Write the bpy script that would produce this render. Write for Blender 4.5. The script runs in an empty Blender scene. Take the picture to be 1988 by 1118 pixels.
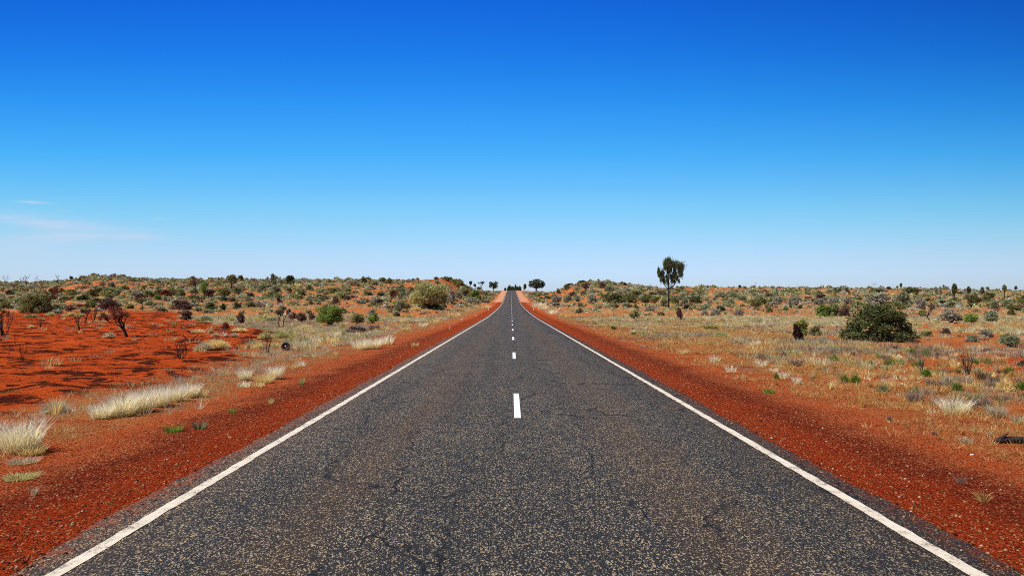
import bpy, math, random
import numpy as np
from mathutils import Vector, Matrix, Euler

# ------------------------------------------------------------------ camera, sky, sun, exposure
SC = bpy.context.scene
COL = SC.collection
FPX = 1420.0                      # focal length in pixels of the 1988 px wide photograph
cam_d = bpy.data.cameras.new('camera')
cam = bpy.data.objects.new('camera', cam_d)
COL.objects.link(cam)
cam.location = (-0.03, 0.0, 1.78)
cam.rotation_euler = (math.radians(90 + 1.21), 0, -0.00106)
cam_d.sensor_width = 36
cam_d.lens = FPX / 1988 * 36
cam_d.clip_start = 0.1
cam_d.clip_end = 20000
SC.camera = cam

SUN_EL, SUN_AZ = math.radians(54), math.atan2(-0.80, -0.42)
world = bpy.data.worlds.new('World')
SC.world = world
world.use_nodes = True
wn, wl = world.node_tree.nodes, world.node_tree.links
bg = wn['Background']
sky = wn.new('ShaderNodeTexSky')
sky.sky_type = 'NISHITA'
sky.sun_disc = False
sky.sun_elevation = SUN_EL
sky.sun_rotation = SUN_AZ
sky.air_density = 1.0
sky.dust_density = 0.6
sky.ozone_density = 2.5
tc = wn.new('ShaderNodeTexCoord')
sxyz = wn.new('ShaderNodeSeparateXYZ')
wl.new(tc.outputs['Generated'], sxyz.inputs[0])
# the dry desert sky: tint of the Nishita sky by elevation (a polarised, very deep blue overhead)
def wmath(op, a, b=0.0, c=0.0):
    n = wn.new('ShaderNodeMath'); n.operation = op
    for i, v in enumerate((a, b, c)):
        if isinstance(v, (int, float)): n.inputs[i].default_value = v
        else: wl.new(v, n.inputs[i])
    return n.outputs[0]
elev = wmath('DIVIDE', sxyz.outputs['Z'], wmath('SQRT', wmath('SUBTRACT', 1.0001, wmath('MULTIPLY', sxyz.outputs['X'], sxyz.outputs['X']))))
ramp = wn.new('ShaderNodeValToRGB')
wl.new(elev, ramp.inputs[0])
SKY_STOPS = [(0.0, (1.10, 1.31, 1.95)), (0.0415, (1.099, 1.308, 1.901)), (0.0626, (1.09, 1.297, 1.748)), (0.0976, (0.907, 1.339, 1.652)), (0.1322, (0.694, 1.358, 1.67)), (0.2002, (0.312, 1.25, 1.87)),
             (0.2655, (0.15, 1.06, 1.982)), (0.3276, (0.084, 0.816, 1.982)), (0.3831, (0.059, 0.652, 1.934)), (0.44, (0.06, 0.55, 1.7)), (0.55, (0.35, 0.5, 0.75)), (1.0, (0.45, 0.5, 0.6))]
SKY_STOPS = [(p, tuple(q * 0.5 for q in c)) for p, c in SKY_STOPS]
def set_ramp(r, stops):
    el = r.color_ramp.elements
    while len(el) > len(stops): el.remove(el[-1])
    while len(el) < len(stops): el.new(0.5)
    for e, (p, c) in zip(el, stops):
        e.position = p
        e.color = (c[0], c[1], c[2], 1)
set_ramp(ramp, SKY_STOPS)
mul = wn.new('ShaderNodeMix'); mul.data_type = 'RGBA'; mul.blend_type = 'MULTIPLY'
mul.inputs['Factor'].default_value = 1
wl.new(sky.outputs[0], mul.inputs['A']); wl.new(ramp.outputs[0], mul.inputs['B'])
dbl = wn.new('ShaderNodeVectorMath'); dbl.operation = 'SCALE'
wl.new(mul.outputs['Result'], dbl.inputs[0])
# away from the sun, to the right, the sky is a little deeper
wl.new(wmath('MULTIPLY', 2.0, wmath('SUBTRACT', wmath('SUBTRACT', 1.0, wmath('MULTIPLY', sxyz.outputs['X'], 0.16)), wmath('MULTIPLY', wmath('MULTIPLY', sxyz.outputs['X'], sxyz.outputs['X']), wmath('ADD', 0.30, wmath('MULTIPLY', wmath('MAXIMUM', sxyz.outputs['Z'], 0.0), 1.9))))), dbl.inputs['Scale'])
# faint wisps of cirrus low on the left: long soft streaks broken up by noise
U = wmath('DIVIDE', sxyz.outputs['X'], wmath('MAXIMUM', sxyz.outputs['Y'], 0.01)); Vv = wmath('DIVIDE', sxyz.outputs['Z'], wmath('MAXIMUM', sxyz.outputs['Y'], 0.01))
mp = wn.new('ShaderNodeMapping'); mp.inputs['Scale'].default_value = (9, 9, 110); mp.inputs['Rotation'].default_value = (0, 0.05, 0)
wl.new(tc.outputs['Generated'], mp.inputs[0])
cn = wn.new('ShaderNodeTexNoise'); cn.inputs['Scale'].default_value = 1.0; cn.inputs['Detail'].default_value = 7; cn.inputs['Roughness'].default_value = 0.6
wl.new(mp.outputs[0], cn.inputs['Vector'])
cr = wn.new('ShaderNodeMapRange'); cr.inputs['From Min'].default_value = 0.30; cr.inputs['From Max'].default_value = 0.65
wl.new(cn.outputs['Fac'], cr.inputs['Value'])
def streak(px, py, lx, ly, slope, amp):
    u0, v0 = (px - 992.5) / 1420, (589 - py) / 1420
    du = wmath('SUBTRACT', U, u0); dv = wmath('ADD', wmath('SUBTRACT', Vv, v0), wmath('MULTIPLY', du, slope))
    q = wmath('ADD', wmath('POWER', wmath('ABSOLUTE', wmath('DIVIDE', du, lx / 1420)), 2.0), wmath('POWER', wmath('ABSOLUTE', wmath('DIVIDE', dv, ly / 1420)), 2.0))
    return wmath('MULTIPLY', wmath('EXPONENT', wmath('MULTIPLY', q, -1.0)), amp)
cs_ = None
for a in [(-60, 416, 130, 12, 0.10, 0.58), (120, 438, 160, 20, 0.16, 0.42), (260, 457, 80, 9, 0.10, 0.42), (120, 462, 120, 12, 0.0, 0.40), (62, 393, 30, 3.0, 0.05, 0.75), (122, 408, 14, 2.5, 0.15, 0.45), (310, 424, 14, 2.5, 0.05, 0.45), (20, 482, 150, 14, 0.0, 0.3)]:
    q = streak(*a); cs_ = q if cs_ is None else wmath('ADD', cs_, q)
cf = wmath('MINIMUM', wmath('MULTIPLY', cs_, cr.outputs[0]), 0.8)
cmix = wn.new('ShaderNodeMix'); cmix.data_type = 'RGBA'
wl.new(cf, cmix.inputs['Factor']); wl.new(dbl.outputs[0], cmix.inputs['A'])
cmix.inputs['B'].default_value = (6.3, 6.9, 8.6, 1)
wl.new(cmix.outputs['Result'], bg.inputs['Color'])
bg.inputs['Strength'].default_value = 0.1

sun_d = bpy.data.lights.new('sun', 'SUN')
sun_d.energy = 4.9
sun_d.angle = math.radians(0.53)
sun_d.color = (1.0, 0.955, 0.85)
sun = bpy.data.objects.new('sun', sun_d)
COL.objects.link(sun)
sdir = Vector((math.cos(SUN_EL) * math.sin(SUN_AZ), math.cos(SUN_EL) * math.cos(SUN_AZ), math.sin(SUN_EL)))
sun.rotation_euler = sdir.to_track_quat('Z', 'Y').to_euler()
sun.location = (0, 0, 60)

SC.view_settings.view_transform = 'Standard'
SC.view_settings.look = 'None'
SC.view_settings.exposure = 0.0
SC.view_settings.gamma = 1.0
SC.cycles.filter_width = 0.95
SC.cycles.use_denoising = False
SC.cycles.max_bounces = 6
SC.cycles.transparent_max_bounces = 6

# ------------------------------------------------------------------ numeric helpers
def sstep(a, b, v):
    t = np.clip((v - a) / (b - a), 0, 1)
    return t * t * (3 - 2 * t)

def _hash(ix, iy, seed):
    h = (ix.astype(np.int64) * 374761393 + iy.astype(np.int64) * 668265263 + seed * 974634777) & 0x7fffffff
    h = ((h ^ (h >> 13)) * 1274126177) & 0x7fffffff
    h = (h ^ (h >> 16)) & 0xffff
    return h / 65535.0

def vnoise(x, y, seed=0):
    x = np.asarray(x, float); y = np.asarray(y, float)
    ix, iy = np.floor(x), np.floor(y)
    fx, fy = x - ix, y - iy
    fx, fy = fx * fx * (3 - 2 * fx), fy * fy * (3 - 2 * fy)
    a, b = _hash(ix, iy, seed), _hash(ix + 1, iy, seed)
    c, d = _hash(ix, iy + 1, seed), _hash(ix + 1, iy + 1, seed)
    return (a * (1 - fx) + b * fx) * (1 - fy) + (c * (1 - fx) + d * fx) * fy

def fbm(x, y, seed=0, o=4):
    s, a, t = 0, 1.0, 0
    for i in range(o):
        s = s + a * vnoise(x * 2 ** i + 17.3 * i, y * 2 ** i - 9.1 * i, seed + i * 7)
        t += a; a *= 0.5
    return s / t

# ------------------------------------------------------------------ terrain
RD = [-60, 90, 120, 160, 200, 233, 270, 315, 370, 430, 470, 500, 530, 600, 800, 7000]
RZ = [0.0, 0.0, 0.18, 0.54, 1.05, 1.60, 2.45, 3.75, 5.6, 7.6, 9.3, 10.6, 10.9, 9.0, 4.0, 4.0]
_rd = np.linspace(-60, 7000, 7061)
_rz = np.interp(_rd, RD, RZ)
_k = np.hanning(41); _k /= _k.sum()
_rz = np.convolve(np.pad(_rz, 20, mode='edge'), _k, 'valid')
def road_z(D): return np.interp(D, _rd, _rz)

SKX = [-400, 0, 60, 130, 165, 220, 280, 340, 450, 560, 660, 760, 820, 855, 885, 905, 930, 960, 1020, 1050, 1085, 1105, 1140, 1185, 1215, 1260, 1300, 1400, 1450, 1550, 1620, 1700, 1800, 1988, 2400]
SKY_ = [552, 551, 550, 547, 541, 539, 543, 545, 545, 545, 544, 545, 545, 541, 543, 550, 559, 566, 566, 561, 558, 553, 548, 549, 555, 560, 562, 560, 559, 559, 560, 562, 565, 567, 567]
DCX = [-400, 130, 220, 340, 700, 860, 920, 1020, 1060, 1140, 1260, 1500, 2000, 2400]
DCY = [430, 400, 330, 390, 360, 340, 430, 430, 330, 320, 340, 300, 320, 320]
def terrain(x, D):
    x = np.asarray(x, float); D = np.asarray(D, float)
    ax = np.abs(x)
    Dn = np.maximum(D, 30)
    p = np.clip(992.5 + FPX * x / Dn, -400, 2400)
    ys, dc = np.interp(p, SKX, SKY_), np.interp(p, DCX, DCY)
    zc = 1.78 + (589 - ys) * dc / FPX
    t = np.clip((D - 60) / (dc - 60), 0, 1)
    R = t ** 1.9 * (1.45 - 0.45 * t * t)
    s = sstep(0, 260, D - dc)
    side = zc * (R - 0.6 * s)
    tt = sstep(90, 280, D)
    side = side + tt * (2.6 * (fbm(x / 42, D / 30, 3, 3) - 0.5) + 0.9 * (fbm(x / 9, D / 9, 11, 3) - 0.5))
    side = side * (1 - sstep(900, 2500, D)) + 4.0 * sstep(900, 2500, D)
    w = sstep(8, 26 + 0.02 * np.clip(D, 0, 600), ax)
    z = road_z(D) * (1 - w) + side * w
    # shoulder fall, grader windrow, small relief
    z = z - 0.012 - 0.10 * sstep(3.5, 6.2, ax)
    z = z + 0.10 * np.exp(-((x + 6.9) / 0.9) ** 2) * (0.4 + 0.9 * vnoise(x * 0.3, D * 0.4, 5))
    rough = sstep(4.6, 8.0, ax)
    z = z + rough * (0.10 * (fbm(x / 2.6, D / 2.0, 21, 3) - 0.5) + 0.05 * (fbm(x / 0.6, D / 0.6, 23, 2) - 0.5))
    b = burn_mask(x, D)
    z = z + b * 0.42 * np.maximum(0, fbm(x / 1.3, D / 0.8, 41, 4) - 0.50)
    z = z + 0.012 * sstep(3.6, 4.2, ax) * (vnoise(x / 0.35, D / 0.5, 8) - 0.5)
    return z

def burn_edge(D):      # right-hand limit of the burnt patch left of the road
    return -np.interp(D, [0, 12, 25, 32, 42, 50, 62, 80, 100, 118], [7.6, 7.9, 8.2, 10.2, 12.0, 17.0, 24.0, 33.0, 45.0, 55.0])
def burn_mask(x, D):
    x = np.asarray(x, float); D = np.asarray(D, float)
    e = burn_edge(D) + 3.0 * (fbm(x / 6, D / 6, 31, 3) - 0.5) * np.clip(D / 25, 0.2, 2)
    return sstep(0.0, -1.2, x - e) * (1 - sstep(104, 120, D)) * sstep(6, 9, D)

CR = cam.rotation_euler.to_matrix()
CL = np.array(cam.location)
def ray(px, py):
    d = CR @ Vector(((px - 994) / FPX, (559 - py) / FPX, -1))
    return np.array(d) / d.y
def place(px, py, maxD=520):
    """ground point seen at photo pixel (px, py)"""
    d = ray(px, py)
    Ds = np.concatenate([np.arange(3, 60, 0.1), np.arange(60, maxD, 0.5)])
    P = CL[None] + d[None] * Ds[:, None]
    g = P[:, 2] - terrain(P[:, 0], P[:, 1])
    below = np.nonzero(g < 0)[0]
    i = below[0] if len(below) else int(np.argmin(np.where(Ds > 80, g, 1e9)))
    return float(P[i, 0]), float(P[i, 1]), float(terrain(P[i, 0], P[i, 1]))
def project(x, y, z):
    v = CR.transposed() @ Vector((x - CL[0], y - CL[1], z - CL[2]))
    return 994 + FPX * v.x / -v.z, 559 - FPX * v.y / -v.z

# ------------------------------------------------------------------ mesh helpers
def raw_mesh(name, V, F, mat=None, col=None, smooth=False):
    """V (n,3), F (m,k) faces all of k corners, col (n,3) point colour"""
    V = np.ascontiguousarray(V, np.float32); F = np.ascontiguousarray(F, np.int32)
    me = bpy.data.meshes.new(name)
    m, k = F.shape
    me.vertices.add(len(V)); me.vertices.foreach_set('co', V.ravel())
    me.loops.add(m * k); me.loops.foreach_set('vertex_index', F.ravel())
    me.polygons.add(m)
    me.polygons.foreach_set('loop_start', np.arange(0, m * k, k, dtype=np.int32))
    try: me.polygons.foreach_set('loop_total', np.full(m, k, np.int32))
    except Exception: pass
    me.update(calc_edges=True)
    if smooth: me.polygons.foreach_set('use_smooth', np.ones(m, bool))
    if col is not None:
        a = me.color_attributes.new('Col', 'FLOAT_COLOR', 'POINT')
        c4 = np.ones((len(V), 4), np.float32); c4[:, :3] = col
        a.data.foreach_set('color', c4.ravel())
    if mat: me.materials.append(mat)
    return me
def obj(name, me, parent=None, color=None):
    o = bpy.data.objects.new(name, me)
    COL.objects.link(o)
    if parent is not None: o.parent = parent
    if color is not None: o.color = (*color, 1)
    return o
def tag(o, label=None, cat=None, group=None, kind=None):
    if label: o['label'] = label
    if cat: o['category'] = cat
    if group: o['group'] = group
    if kind: o['kind'] = kind
    return o

class MB:
    """collects tubes/boxes into one mesh"""
    def __init__(s): s.v = []; s.f = []; s.n = 0
    def add(s, V, F): s.v.append(np.asarray(V, float)); s.f += [tuple(i + s.n for i in f) for f in F]; s.n += len(V)
    def tube(s, P, R, k=5, cap=True):
        P = [Vector(p) for p in P]
        V = []; F = []
        for i, p in enumerate(P):
            d = (P[min(i + 1, len(P) - 1)] - P[max(i - 1, 0)]).normalized()
            a = Vector((0, 0, 1)) if abs(d.z) < 0.9 else Vector((1, 0, 0))
            u = d.cross(a).normalized(); w = d.cross(u)
            for j in range(k):
                t = 2 * math.pi * j / k
                V.append(p + (u * math.cos(t) + w * math.sin(t)) * R[i])
        for i in range(len(P) - 1):
            for j in range(k):
                F.append((i * k + j, i * k + (j + 1) % k, (i + 1) * k + (j + 1) % k, (i + 1) * k + j))
        if cap:
            F.append(tuple(range(k))[::-1]); F.append(tuple((len(P) - 1) * k + j for j in range(k)))
        s.add(V, F)
    def mesh(s, name, mat=None, smooth=True):
        me = bpy.data.meshes.new(name)
        me.from_pydata(np.vstack(s.v).tolist(), [], s.f)
        me.update()
        if smooth: me.polygons.foreach_set('use_smooth', np.ones(len(me.polygons), bool))
        if mat: me.materials.append(mat)
        return me

# ------------------------------------------------------------------ materials
class NT:
    def __init__(s, name):
        s.m = bpy.data.materials.new(name); s.m.use_nodes = True
        s.t = s.m.node_tree; s.n = s.t.nodes; s.l = s.t.links
        s.b = s.n['Principled BSDF']; s.out = s.n['Material Output']
    def put(s, sock, v):
        if isinstance(v, (int, float)): sock.default_value = v
        elif isinstance(v, tuple): sock.default_value = (*v, 1) if (len(v) == 3 and len(sock.default_value) == 4) else v
        else: s.l.new(v, sock)
    def math(s, op, a, b=0.0, c=None, clamp=False):
        n = s.n.new('ShaderNodeMath'); n.operation = op; n.use_clamp = clamp
        s.put(n.inputs[0], a); s.put(n.inputs[1], b)
        if c is not None: s.put(n.inputs[2], c)
        return n.outputs[0]
    def mix(s, f, a, b, mode='MIX'):
        n = s.n.new('ShaderNodeMix'); n.data_type = 'RGBA'; n.blend_type = mode
        s.put(n.inputs['Factor'], f); s.put(n.inputs['A'], a); s.put(n.inputs['B'], b)
        return n.outputs['Result']
    def rng(s, v, a, b, c=0.0, d=1.0, smooth=True):
        n = s.n.new('ShaderNodeMapRange')
        if smooth: n.interpolation_type = 'SMOOTHSTEP'
        s.put(n.inputs['Value'], v)
        n.inputs['From Min'].default_value = a; n.inputs['From Max'].default_value = b
        n.inputs['To Min'].default_value = c; n.inputs['To Max'].default_value = d
        return n.outputs['Result']
    def pos(s):
        g = s.n.new('ShaderNodeNewGeometry'); return g.outputs['Position']
    def scaled(s, v, sc):
        n = s.n.new('ShaderNodeMapping'); s.put(n.inputs[0], v); n.inputs['Scale'].default_value = sc
        return n.outputs[0]
    def noise(s, vec, scale, detail=4, rough=0.5, dist=0.0):
        n = s.n.new('ShaderNodeTexNoise'); s.put(n.inputs['Vector'], vec)
        n.inputs['Scale'].default_value = scale; n.inputs['Detail'].default_value = detail
        n.inputs['Roughness'].default_value = rough; n.inputs['Distortion'].default_value = dist
        return n.outputs['Fac']
    def voro(s, vec, scale, feat='F1'):
        n = s.n.new('ShaderNodeTexVoronoi'); s.put(n.inputs['Vector'], vec); n.feature = feat
        n.inputs['Scale'].default_value = scale
        return n
    def bump(s, h, dist, strength=1.0, prev=None):
        n = s.n.new('ShaderNodeBump'); s.put(n.inputs['Height'], h)
        n.inputs['Distance'].default_value = dist; n.inputs['Strength'].default_value = strength
        if prev is not None: s.l.new(prev, n.inputs['Normal'])
        return n.outputs[0]

def mat_foliage(name, trans=0.35, rough=0.7):
    m = NT(name)
    oi = m.n.new('ShaderNodeObjectInfo')
    at = m.n.new('ShaderNodeAttribute'); at.attribute_name = 'Col'
    c = m.mix(1.0, oi.outputs['Color'], at.outputs['Color'], 'MULTIPLY')
    m.put(m.b.inputs['Base Color'], c); m.b.inputs['Roughness'].default_value = rough
    m.b.inputs['Specular IOR Level'].default_value = 0.15
    tr = m.n.new('ShaderNodeBsdfTranslucent'); m.put(tr.inputs[0], c)
    mx = m.n.new('ShaderNodeMixShader'); mx.inputs[0].default_value = trans
    m.l.new(m.b.outputs[0], mx.inputs[1]); m.l.new(tr.outputs[0], mx.inputs[2]); m.l.new(mx.outputs[0], m.out.inputs[0])
    return m.m
M_LEAF = mat_foliage('leaf_foliage')
M_GRASS = mat_foliage('dry_grass_blades', 0.45)
def mat_bark(name, c1, c2):
    m = NT(name)
    p = m.n.new('ShaderNodeTexCoord').outputs['Object']
    n = m.noise(m.scaled(p, (9, 9, 2.5)), 3, 5)
    m.put(m.b.inputs['Base Color'], m.mix(m.rng(n, 0.35, 0.65), c1, c2)); m.b.inputs['Roughness'].default_value = 0.9
    m.put(m.b.inputs['Normal'], m.bump(n, 0.02))
    return m.m
M_BARK = mat_bark('grey_bark', (0.09, 0.065, 0.05), (0.035, 0.025, 0.02))
M_CHAR = mat_bark('charred_wood', (0.012, 0.010, 0.010), (0.045, 0.022, 0.018))
M_DEAD = mat_bark('weathered_dead_wood', (0.13, 0.085, 0.075), (0.05, 0.032, 0.03))
M_PALEWOOD = mat_bark('bleached_wood', (0.45, 0.38, 0.28), (0.30, 0.22, 0.15))

# ------------------------------------------------------------------ ground sheet
def grid_lines(a, b, d0, g, far):
    out = [0.0]; st = d0
    while out[-1] < far:
        if out[-1] > b: st *= g
        out.append(out[-1] + st)
    return out
xs = [0.0]; st = 0.16
while xs[-1] < 3.3: xs.append(xs[-1] + 1.1)
while xs[-1] < 4800:
    xs.append(xs[-1] + st)
    if xs[-1] > 12: st *= 1.026
xs = np.array(xs); XL = np.concatenate([-xs[:0:-1], xs])
ys_ = [2.0]; st = 0.13
while ys_[-1] < 6900:
    ys_.append(ys_[-1] + st)
    if ys_[-1] > 16: st *= 1.0115 if ys_[-1] < 700 else 1.08
YL = np.concatenate([[-900, -400, -150, -60, -25, -10, -4, -1], ys_])
GX, GY = np.meshgrid(XL, YL)
GZ = terrain(GX, GY)
nx, ny = len(XL), len(YL)
V = np.stack([GX.ravel(), GY.ravel(), GZ.ravel()], 1)
ii = (np.arange(ny - 1)[:, None] * nx + np.arange(nx - 1)[None]).ravel()
F = np.stack([ii, ii + 1, ii + nx + 1, ii + nx], 1)

def litter_mask(x, D):
    """how much dry plant litter and low cover lies on the sand"""
    x = np.asarray(x, float); D = np.asarray(D, float)
    r = sstep(5.2, 7.5, x) * (1 - sstep(10, 16, x) * (1 - sstep(22, 32, D))) * 0.9
    r = np.maximum(r, sstep(9, 14, x) * sstep(22, 34, D) * 0.9)
    l = sstep(-5.4, -6.4, x) * (1 - burn_mask(x, D)) * 0.85
    m = np.where(x > 0, r, l)
    p = 992.5 + FPX * x / np.maximum(D, 30)
    m = m * (1 - 0.35 * sstep(220, 330, D))
    return m
bm_ = burn_mask(GX, GY).ravel()
lm_ = litter_mask(GX, GY).ravel()
ps_ = (sstep(258, 268, GY) * (1 - sstep(5.6, 7.6, np.abs(GX) + 1.6 * (fbm(GX / 5, GY / 9, 57, 3) - 0.5)))).ravel()
ground_me = raw_mesh('ground', V, F, None, np.stack([bm_, lm_, ps_], 1), smooth=True)

m = NT('red_desert_sand')
P = m.pos()
sx = m.n.new('ShaderNodeSeparateXYZ'); m.put(sx.inputs[0], P)
at = m.n.new('ShaderNodeAttribute'); at.attribute_name = 'Col'
sc = m.n.new('ShaderNodeSeparateColor'); m.put(sc.inputs[0], at.outputs['Color'])
BURN, LIT, PALE = sc.outputs[0], sc.outputs[1], sc.outputs[2]
ax = m.math('ABSOLUTE', sx.outputs['X'])
n_big = m.noise(P, 0.12, 4); n_mid = m.noise(P, 0.9, 5, 0.6); n_f = m.noise(P, 9, 6, 0.65); n_g = m.noise(P, 45, 4, 0.7)
sand = m.mix(m.rng(n_mid, 0.3, 0.7), (0.47, 0.060, 0.012), (0.72, 0.118, 0.027))
sand = m.mix(m.rng(n_big, 0.35, 0.7), sand, (0.58, 0.082, 0.017))
# litter (broken straw and twigs lying on the sand)
lt = m.math('MULTIPLY', LIT, m.rng(m.math('ADD', m.math('MULTIPLY', n_f, 0.5), m.math('MULTIPLY', n_mid, 0.6)), 0.42, 0.60))
straw = m.mix(m.rng(m.noise(P, 2.2, 4), 0.35, 0.65), (0.66, 0.32, 0.09), (0.52, 0.36, 0.15))
n_h = m.noise(P, 22, 5, 0.75)
straw = m.mix(m.rng(n_h, 0.42, 0.62), m.mix(0.5, straw, (0.26, 0.08, 0.02)), straw)
colr = m.mix(m.math('MULTIPLY', m.math('MULTIPLY', lt, m.rng(n_h, 0.34, 0.5, 0.25, 1.0)), 0.85), sand, straw)
# ash and charcoal in the burnt patch
n_ash = m.noise(m.scaled(P, (0.75, 1.1, 1)), 1.05, 8, 0.70, 0.5)
ash = m.math('MULTIPLY', BURN, m.rng(n_ash, 0.50, 0.545))
colr = m.mix(m.math('MULTIPLY', ash, m.rng(n_g, 0.2, 0.6, 0.7, 1.0)), colr, (0.022, 0.010, 0.009))
n_a2 = m.noise(m.scaled(P, (0.75, 1.1, 1)), 3.6, 6, 0.7)
colr = m.mix(m.math('MULTIPLY', m.math('MULTIPLY', BURN, m.rng(n_a2, 0.54, 0.62)), m.rng(n_ash, 0.40, 0.50, 0.25, 0.85)), colr, (0.09, 0.022, 0.012))
colr = m.mix(m.math('MULTIPLY', BURN, m.rng(n_f, 0.58, 0.68, 0, 0.6)), colr, (0.12, 0.028, 0.015))
# gravel shoulder
wob = m.math('ADD', ax, m.math('MULTIPLY', m.math('SUBTRACT', n_mid, 0.5), 1.8))
sh = m.math('SUBTRACT', 1.0, m.rng(wob, 4.6, 5.7))
n_long = m.noise(m.scaled(P, (1.6, 0.22, 1)), 1.5, 4, 0.6)
gcol = m.mix(m.rng(n_f, 0.35, 0.65), (0.15, 0.021, 0.011), (0.30, 0.040, 0.015))
gcol = m.mix(m.rng(m.math('ADD', wob, m.math('MULTIPLY', n_long, 1.0)), 4.25, 4.95, 0.9, 0.0), gcol, (0.43, 0.047, 0.011))
gcol = m.mix(m.rng(n_long, 0.52, 0.68, 0, 0.6), gcol, (0.42, 0.058, 0.016))
gcol = m.mix(m.rng(wob, 4.5, 5.4, 0, 0.85), gcol, (0.52, 0.100, 0.032))
far_sh = m.rng(sx.outputs['Y'], 25, 90, 0.0, 0.55)
gcol = m.mix(far_sh, gcol, (0.46, 0.062, 0.016))
colr = m.mix(sh, colr, gcol)
n_h = m.noise(P, 22, 5, 0.75)
gcol = m.mix(m.rng(n_h, 0.50, 0.66, 0, 0.55), gcol, (0.50, 0.075, 0.018))
gcol = m.mix(m.rng(n_h, 0.46, 0.34, 0, 0.75), gcol, (0.085, 0.014, 0.008))
colr = m.mix(sh, colr, gcol)
# grains and small stones
vo = m.voro(m.scaled(P, (1, 0.65, 1)), 80); vc = m.n.new('ShaderNodeSeparateColor'); m.put(vc.inputs[0], vo.outputs['Color'])
spk = m.math('MULTIPLY', m.math('GREATER_THAN', vc.outputs[0], m.math('ADD', 0.90, m.math('MULTIPLY', m.rng(m.math('ABSOLUTE', m.math('SUBTRACT', wob, 5.6)), 0.3, 1.3, 1, 0), -0.16))), m.rng(wob, 9.5, 6.5, 0.16, 1.0))
scol = m.mix(vc.outputs[1], (0.52, 0.15, 0.05), (0.66, 0.36, 0.18))
colr = m.mix(m.math('MULTIPLY', spk, 0.85), colr, scol)
dk = m.math('MULTIPLY', m.rng(vc.outputs[2], 0.68, 0.74), m.rng(wob, 9.0, 6.5, 0.2, 0.75))
colr = m.mix(dk, colr, (0.05, 0.012, 0.010))
colr = m.mix(m.math('MULTIPLY', m.rng(n_g, 0.30, 0.52, 0.45, 0.0), m.math('SUBTRACT', 1.0, PALE)), colr, (0.26, 0.035, 0.010))
colr = m.mix(m.math('MULTIPLY', PALE, m.rng(n_mid, 0.3, 0.55, 0.55, 0.95)), colr, m.mix(n_f, (0.55, 0.22, 0.11), (0.76, 0.42, 0.27)))
m.put(m.b.inputs['Base Color'], colr)
m.b.inputs['Roughness'].default_value = 0.95
m.b.inputs['Specular IOR Level'].default_value = 0.0
nb = m.bump(m.math('ADD', m.math('MULTIPLY', n_f, 0.7), m.math('MULTIPLY', n_mid, 0.8)), 0.14, 1.0)
nb = m.bump(n_h, 0.03, 0.9, nb)
nb = m.bump(m.math('ADD', n_g, m.math('MULTIPLY', vo.outputs['Distance'], -0.6)), 0.014, 1.0, nb)
m.put(m.b.inputs['Normal'], nb)
ground_me.materials.append(m.m)
ground = obj('ground', ground_me); tag(ground, kind='structure')

# ------------------------------------------------------------------ road with edge lines and centre dashes
RY = YL[(YL > -65) & (YL < 640)]
fine = np.arange(-10, 45, 0.05)
RYr = np.unique(np.round(np.concatenate([RY, fine[(fine < 40)]]), 4))
half = 3.36
def pave_edge(D, s):
    return half - 0.02 + 0.16 * (fbm(D / 0.6, D * 0 + s * 7.7, 51, 4) - 0.5) + 0.14 * (fbm(D / 4, D * 0 + s * 3.1, 52, 3) - 0.5)
# the road follows the ground's own rows between them (piecewise linear), so it never dips under it
def rz_lin(D): return np.interp(D, YL, road_z(YL))
cols_ = np.linspace(-1, 1, 7)
V = []; 
for c in cols_:
    e = np.where(c < 0, pave_edge(RYr, -1), pave_edge(RYr, 1))
    X = c * e
    crown = 0.0 
    V.append(np.stack([X, RYr, rz_lin(RYr) + 0.004 + 0.02 * (1 - np.abs(c))], 1))
n = len(RYr)
# edge skirt
V.insert(0, V[0] + np.array([-0.03, 0, -0.05])); V.append(V[-1] + np.array([0.03, 0, -0.05]))
kk = len(V); V = np.vstack(V)
F = []
for c in range(kk - 1):
    i = np.arange(n - 1)
    F.append(np.stack([c * n + i, (c + 1) * n + i, (c + 1) * n + i + 1, c * n + i + 1], 1))
m = NT('chip_seal_asphalt')
P = m.pos()
sx = m.n.new('ShaderNodeSeparateXYZ'); m.put(sx.inputs[0], P)
ax = m.math('ABSOLUTE', sx.outputs['X'])
PS = m.scaled(P, (1, 0.6, 1)); vo = m.voro(PS, 135); vc = m.n.new('ShaderNodeSeparateColor'); m.put(vc.inputs[0], vo.outputs['Color'])
vo2 = m.voro(PS, 90); vc2 = m.n.new('ShaderNodeSeparateColor'); m.put(vc2.inputs[0], vo2.outputs['Color'])
n1 = m.noise(P, 0.7, 5, 0.6); n2 = m.noise(P, 6, 5, 0.7); nl = m.noise(m.scaled(P, (2.2, 0.12, 1)), 1.0, 4, 0.6)
base = m.mix(vc.outputs[0], (0.010, 0.0095, 0.0095), (0.054, 0.050, 0.048))
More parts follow.
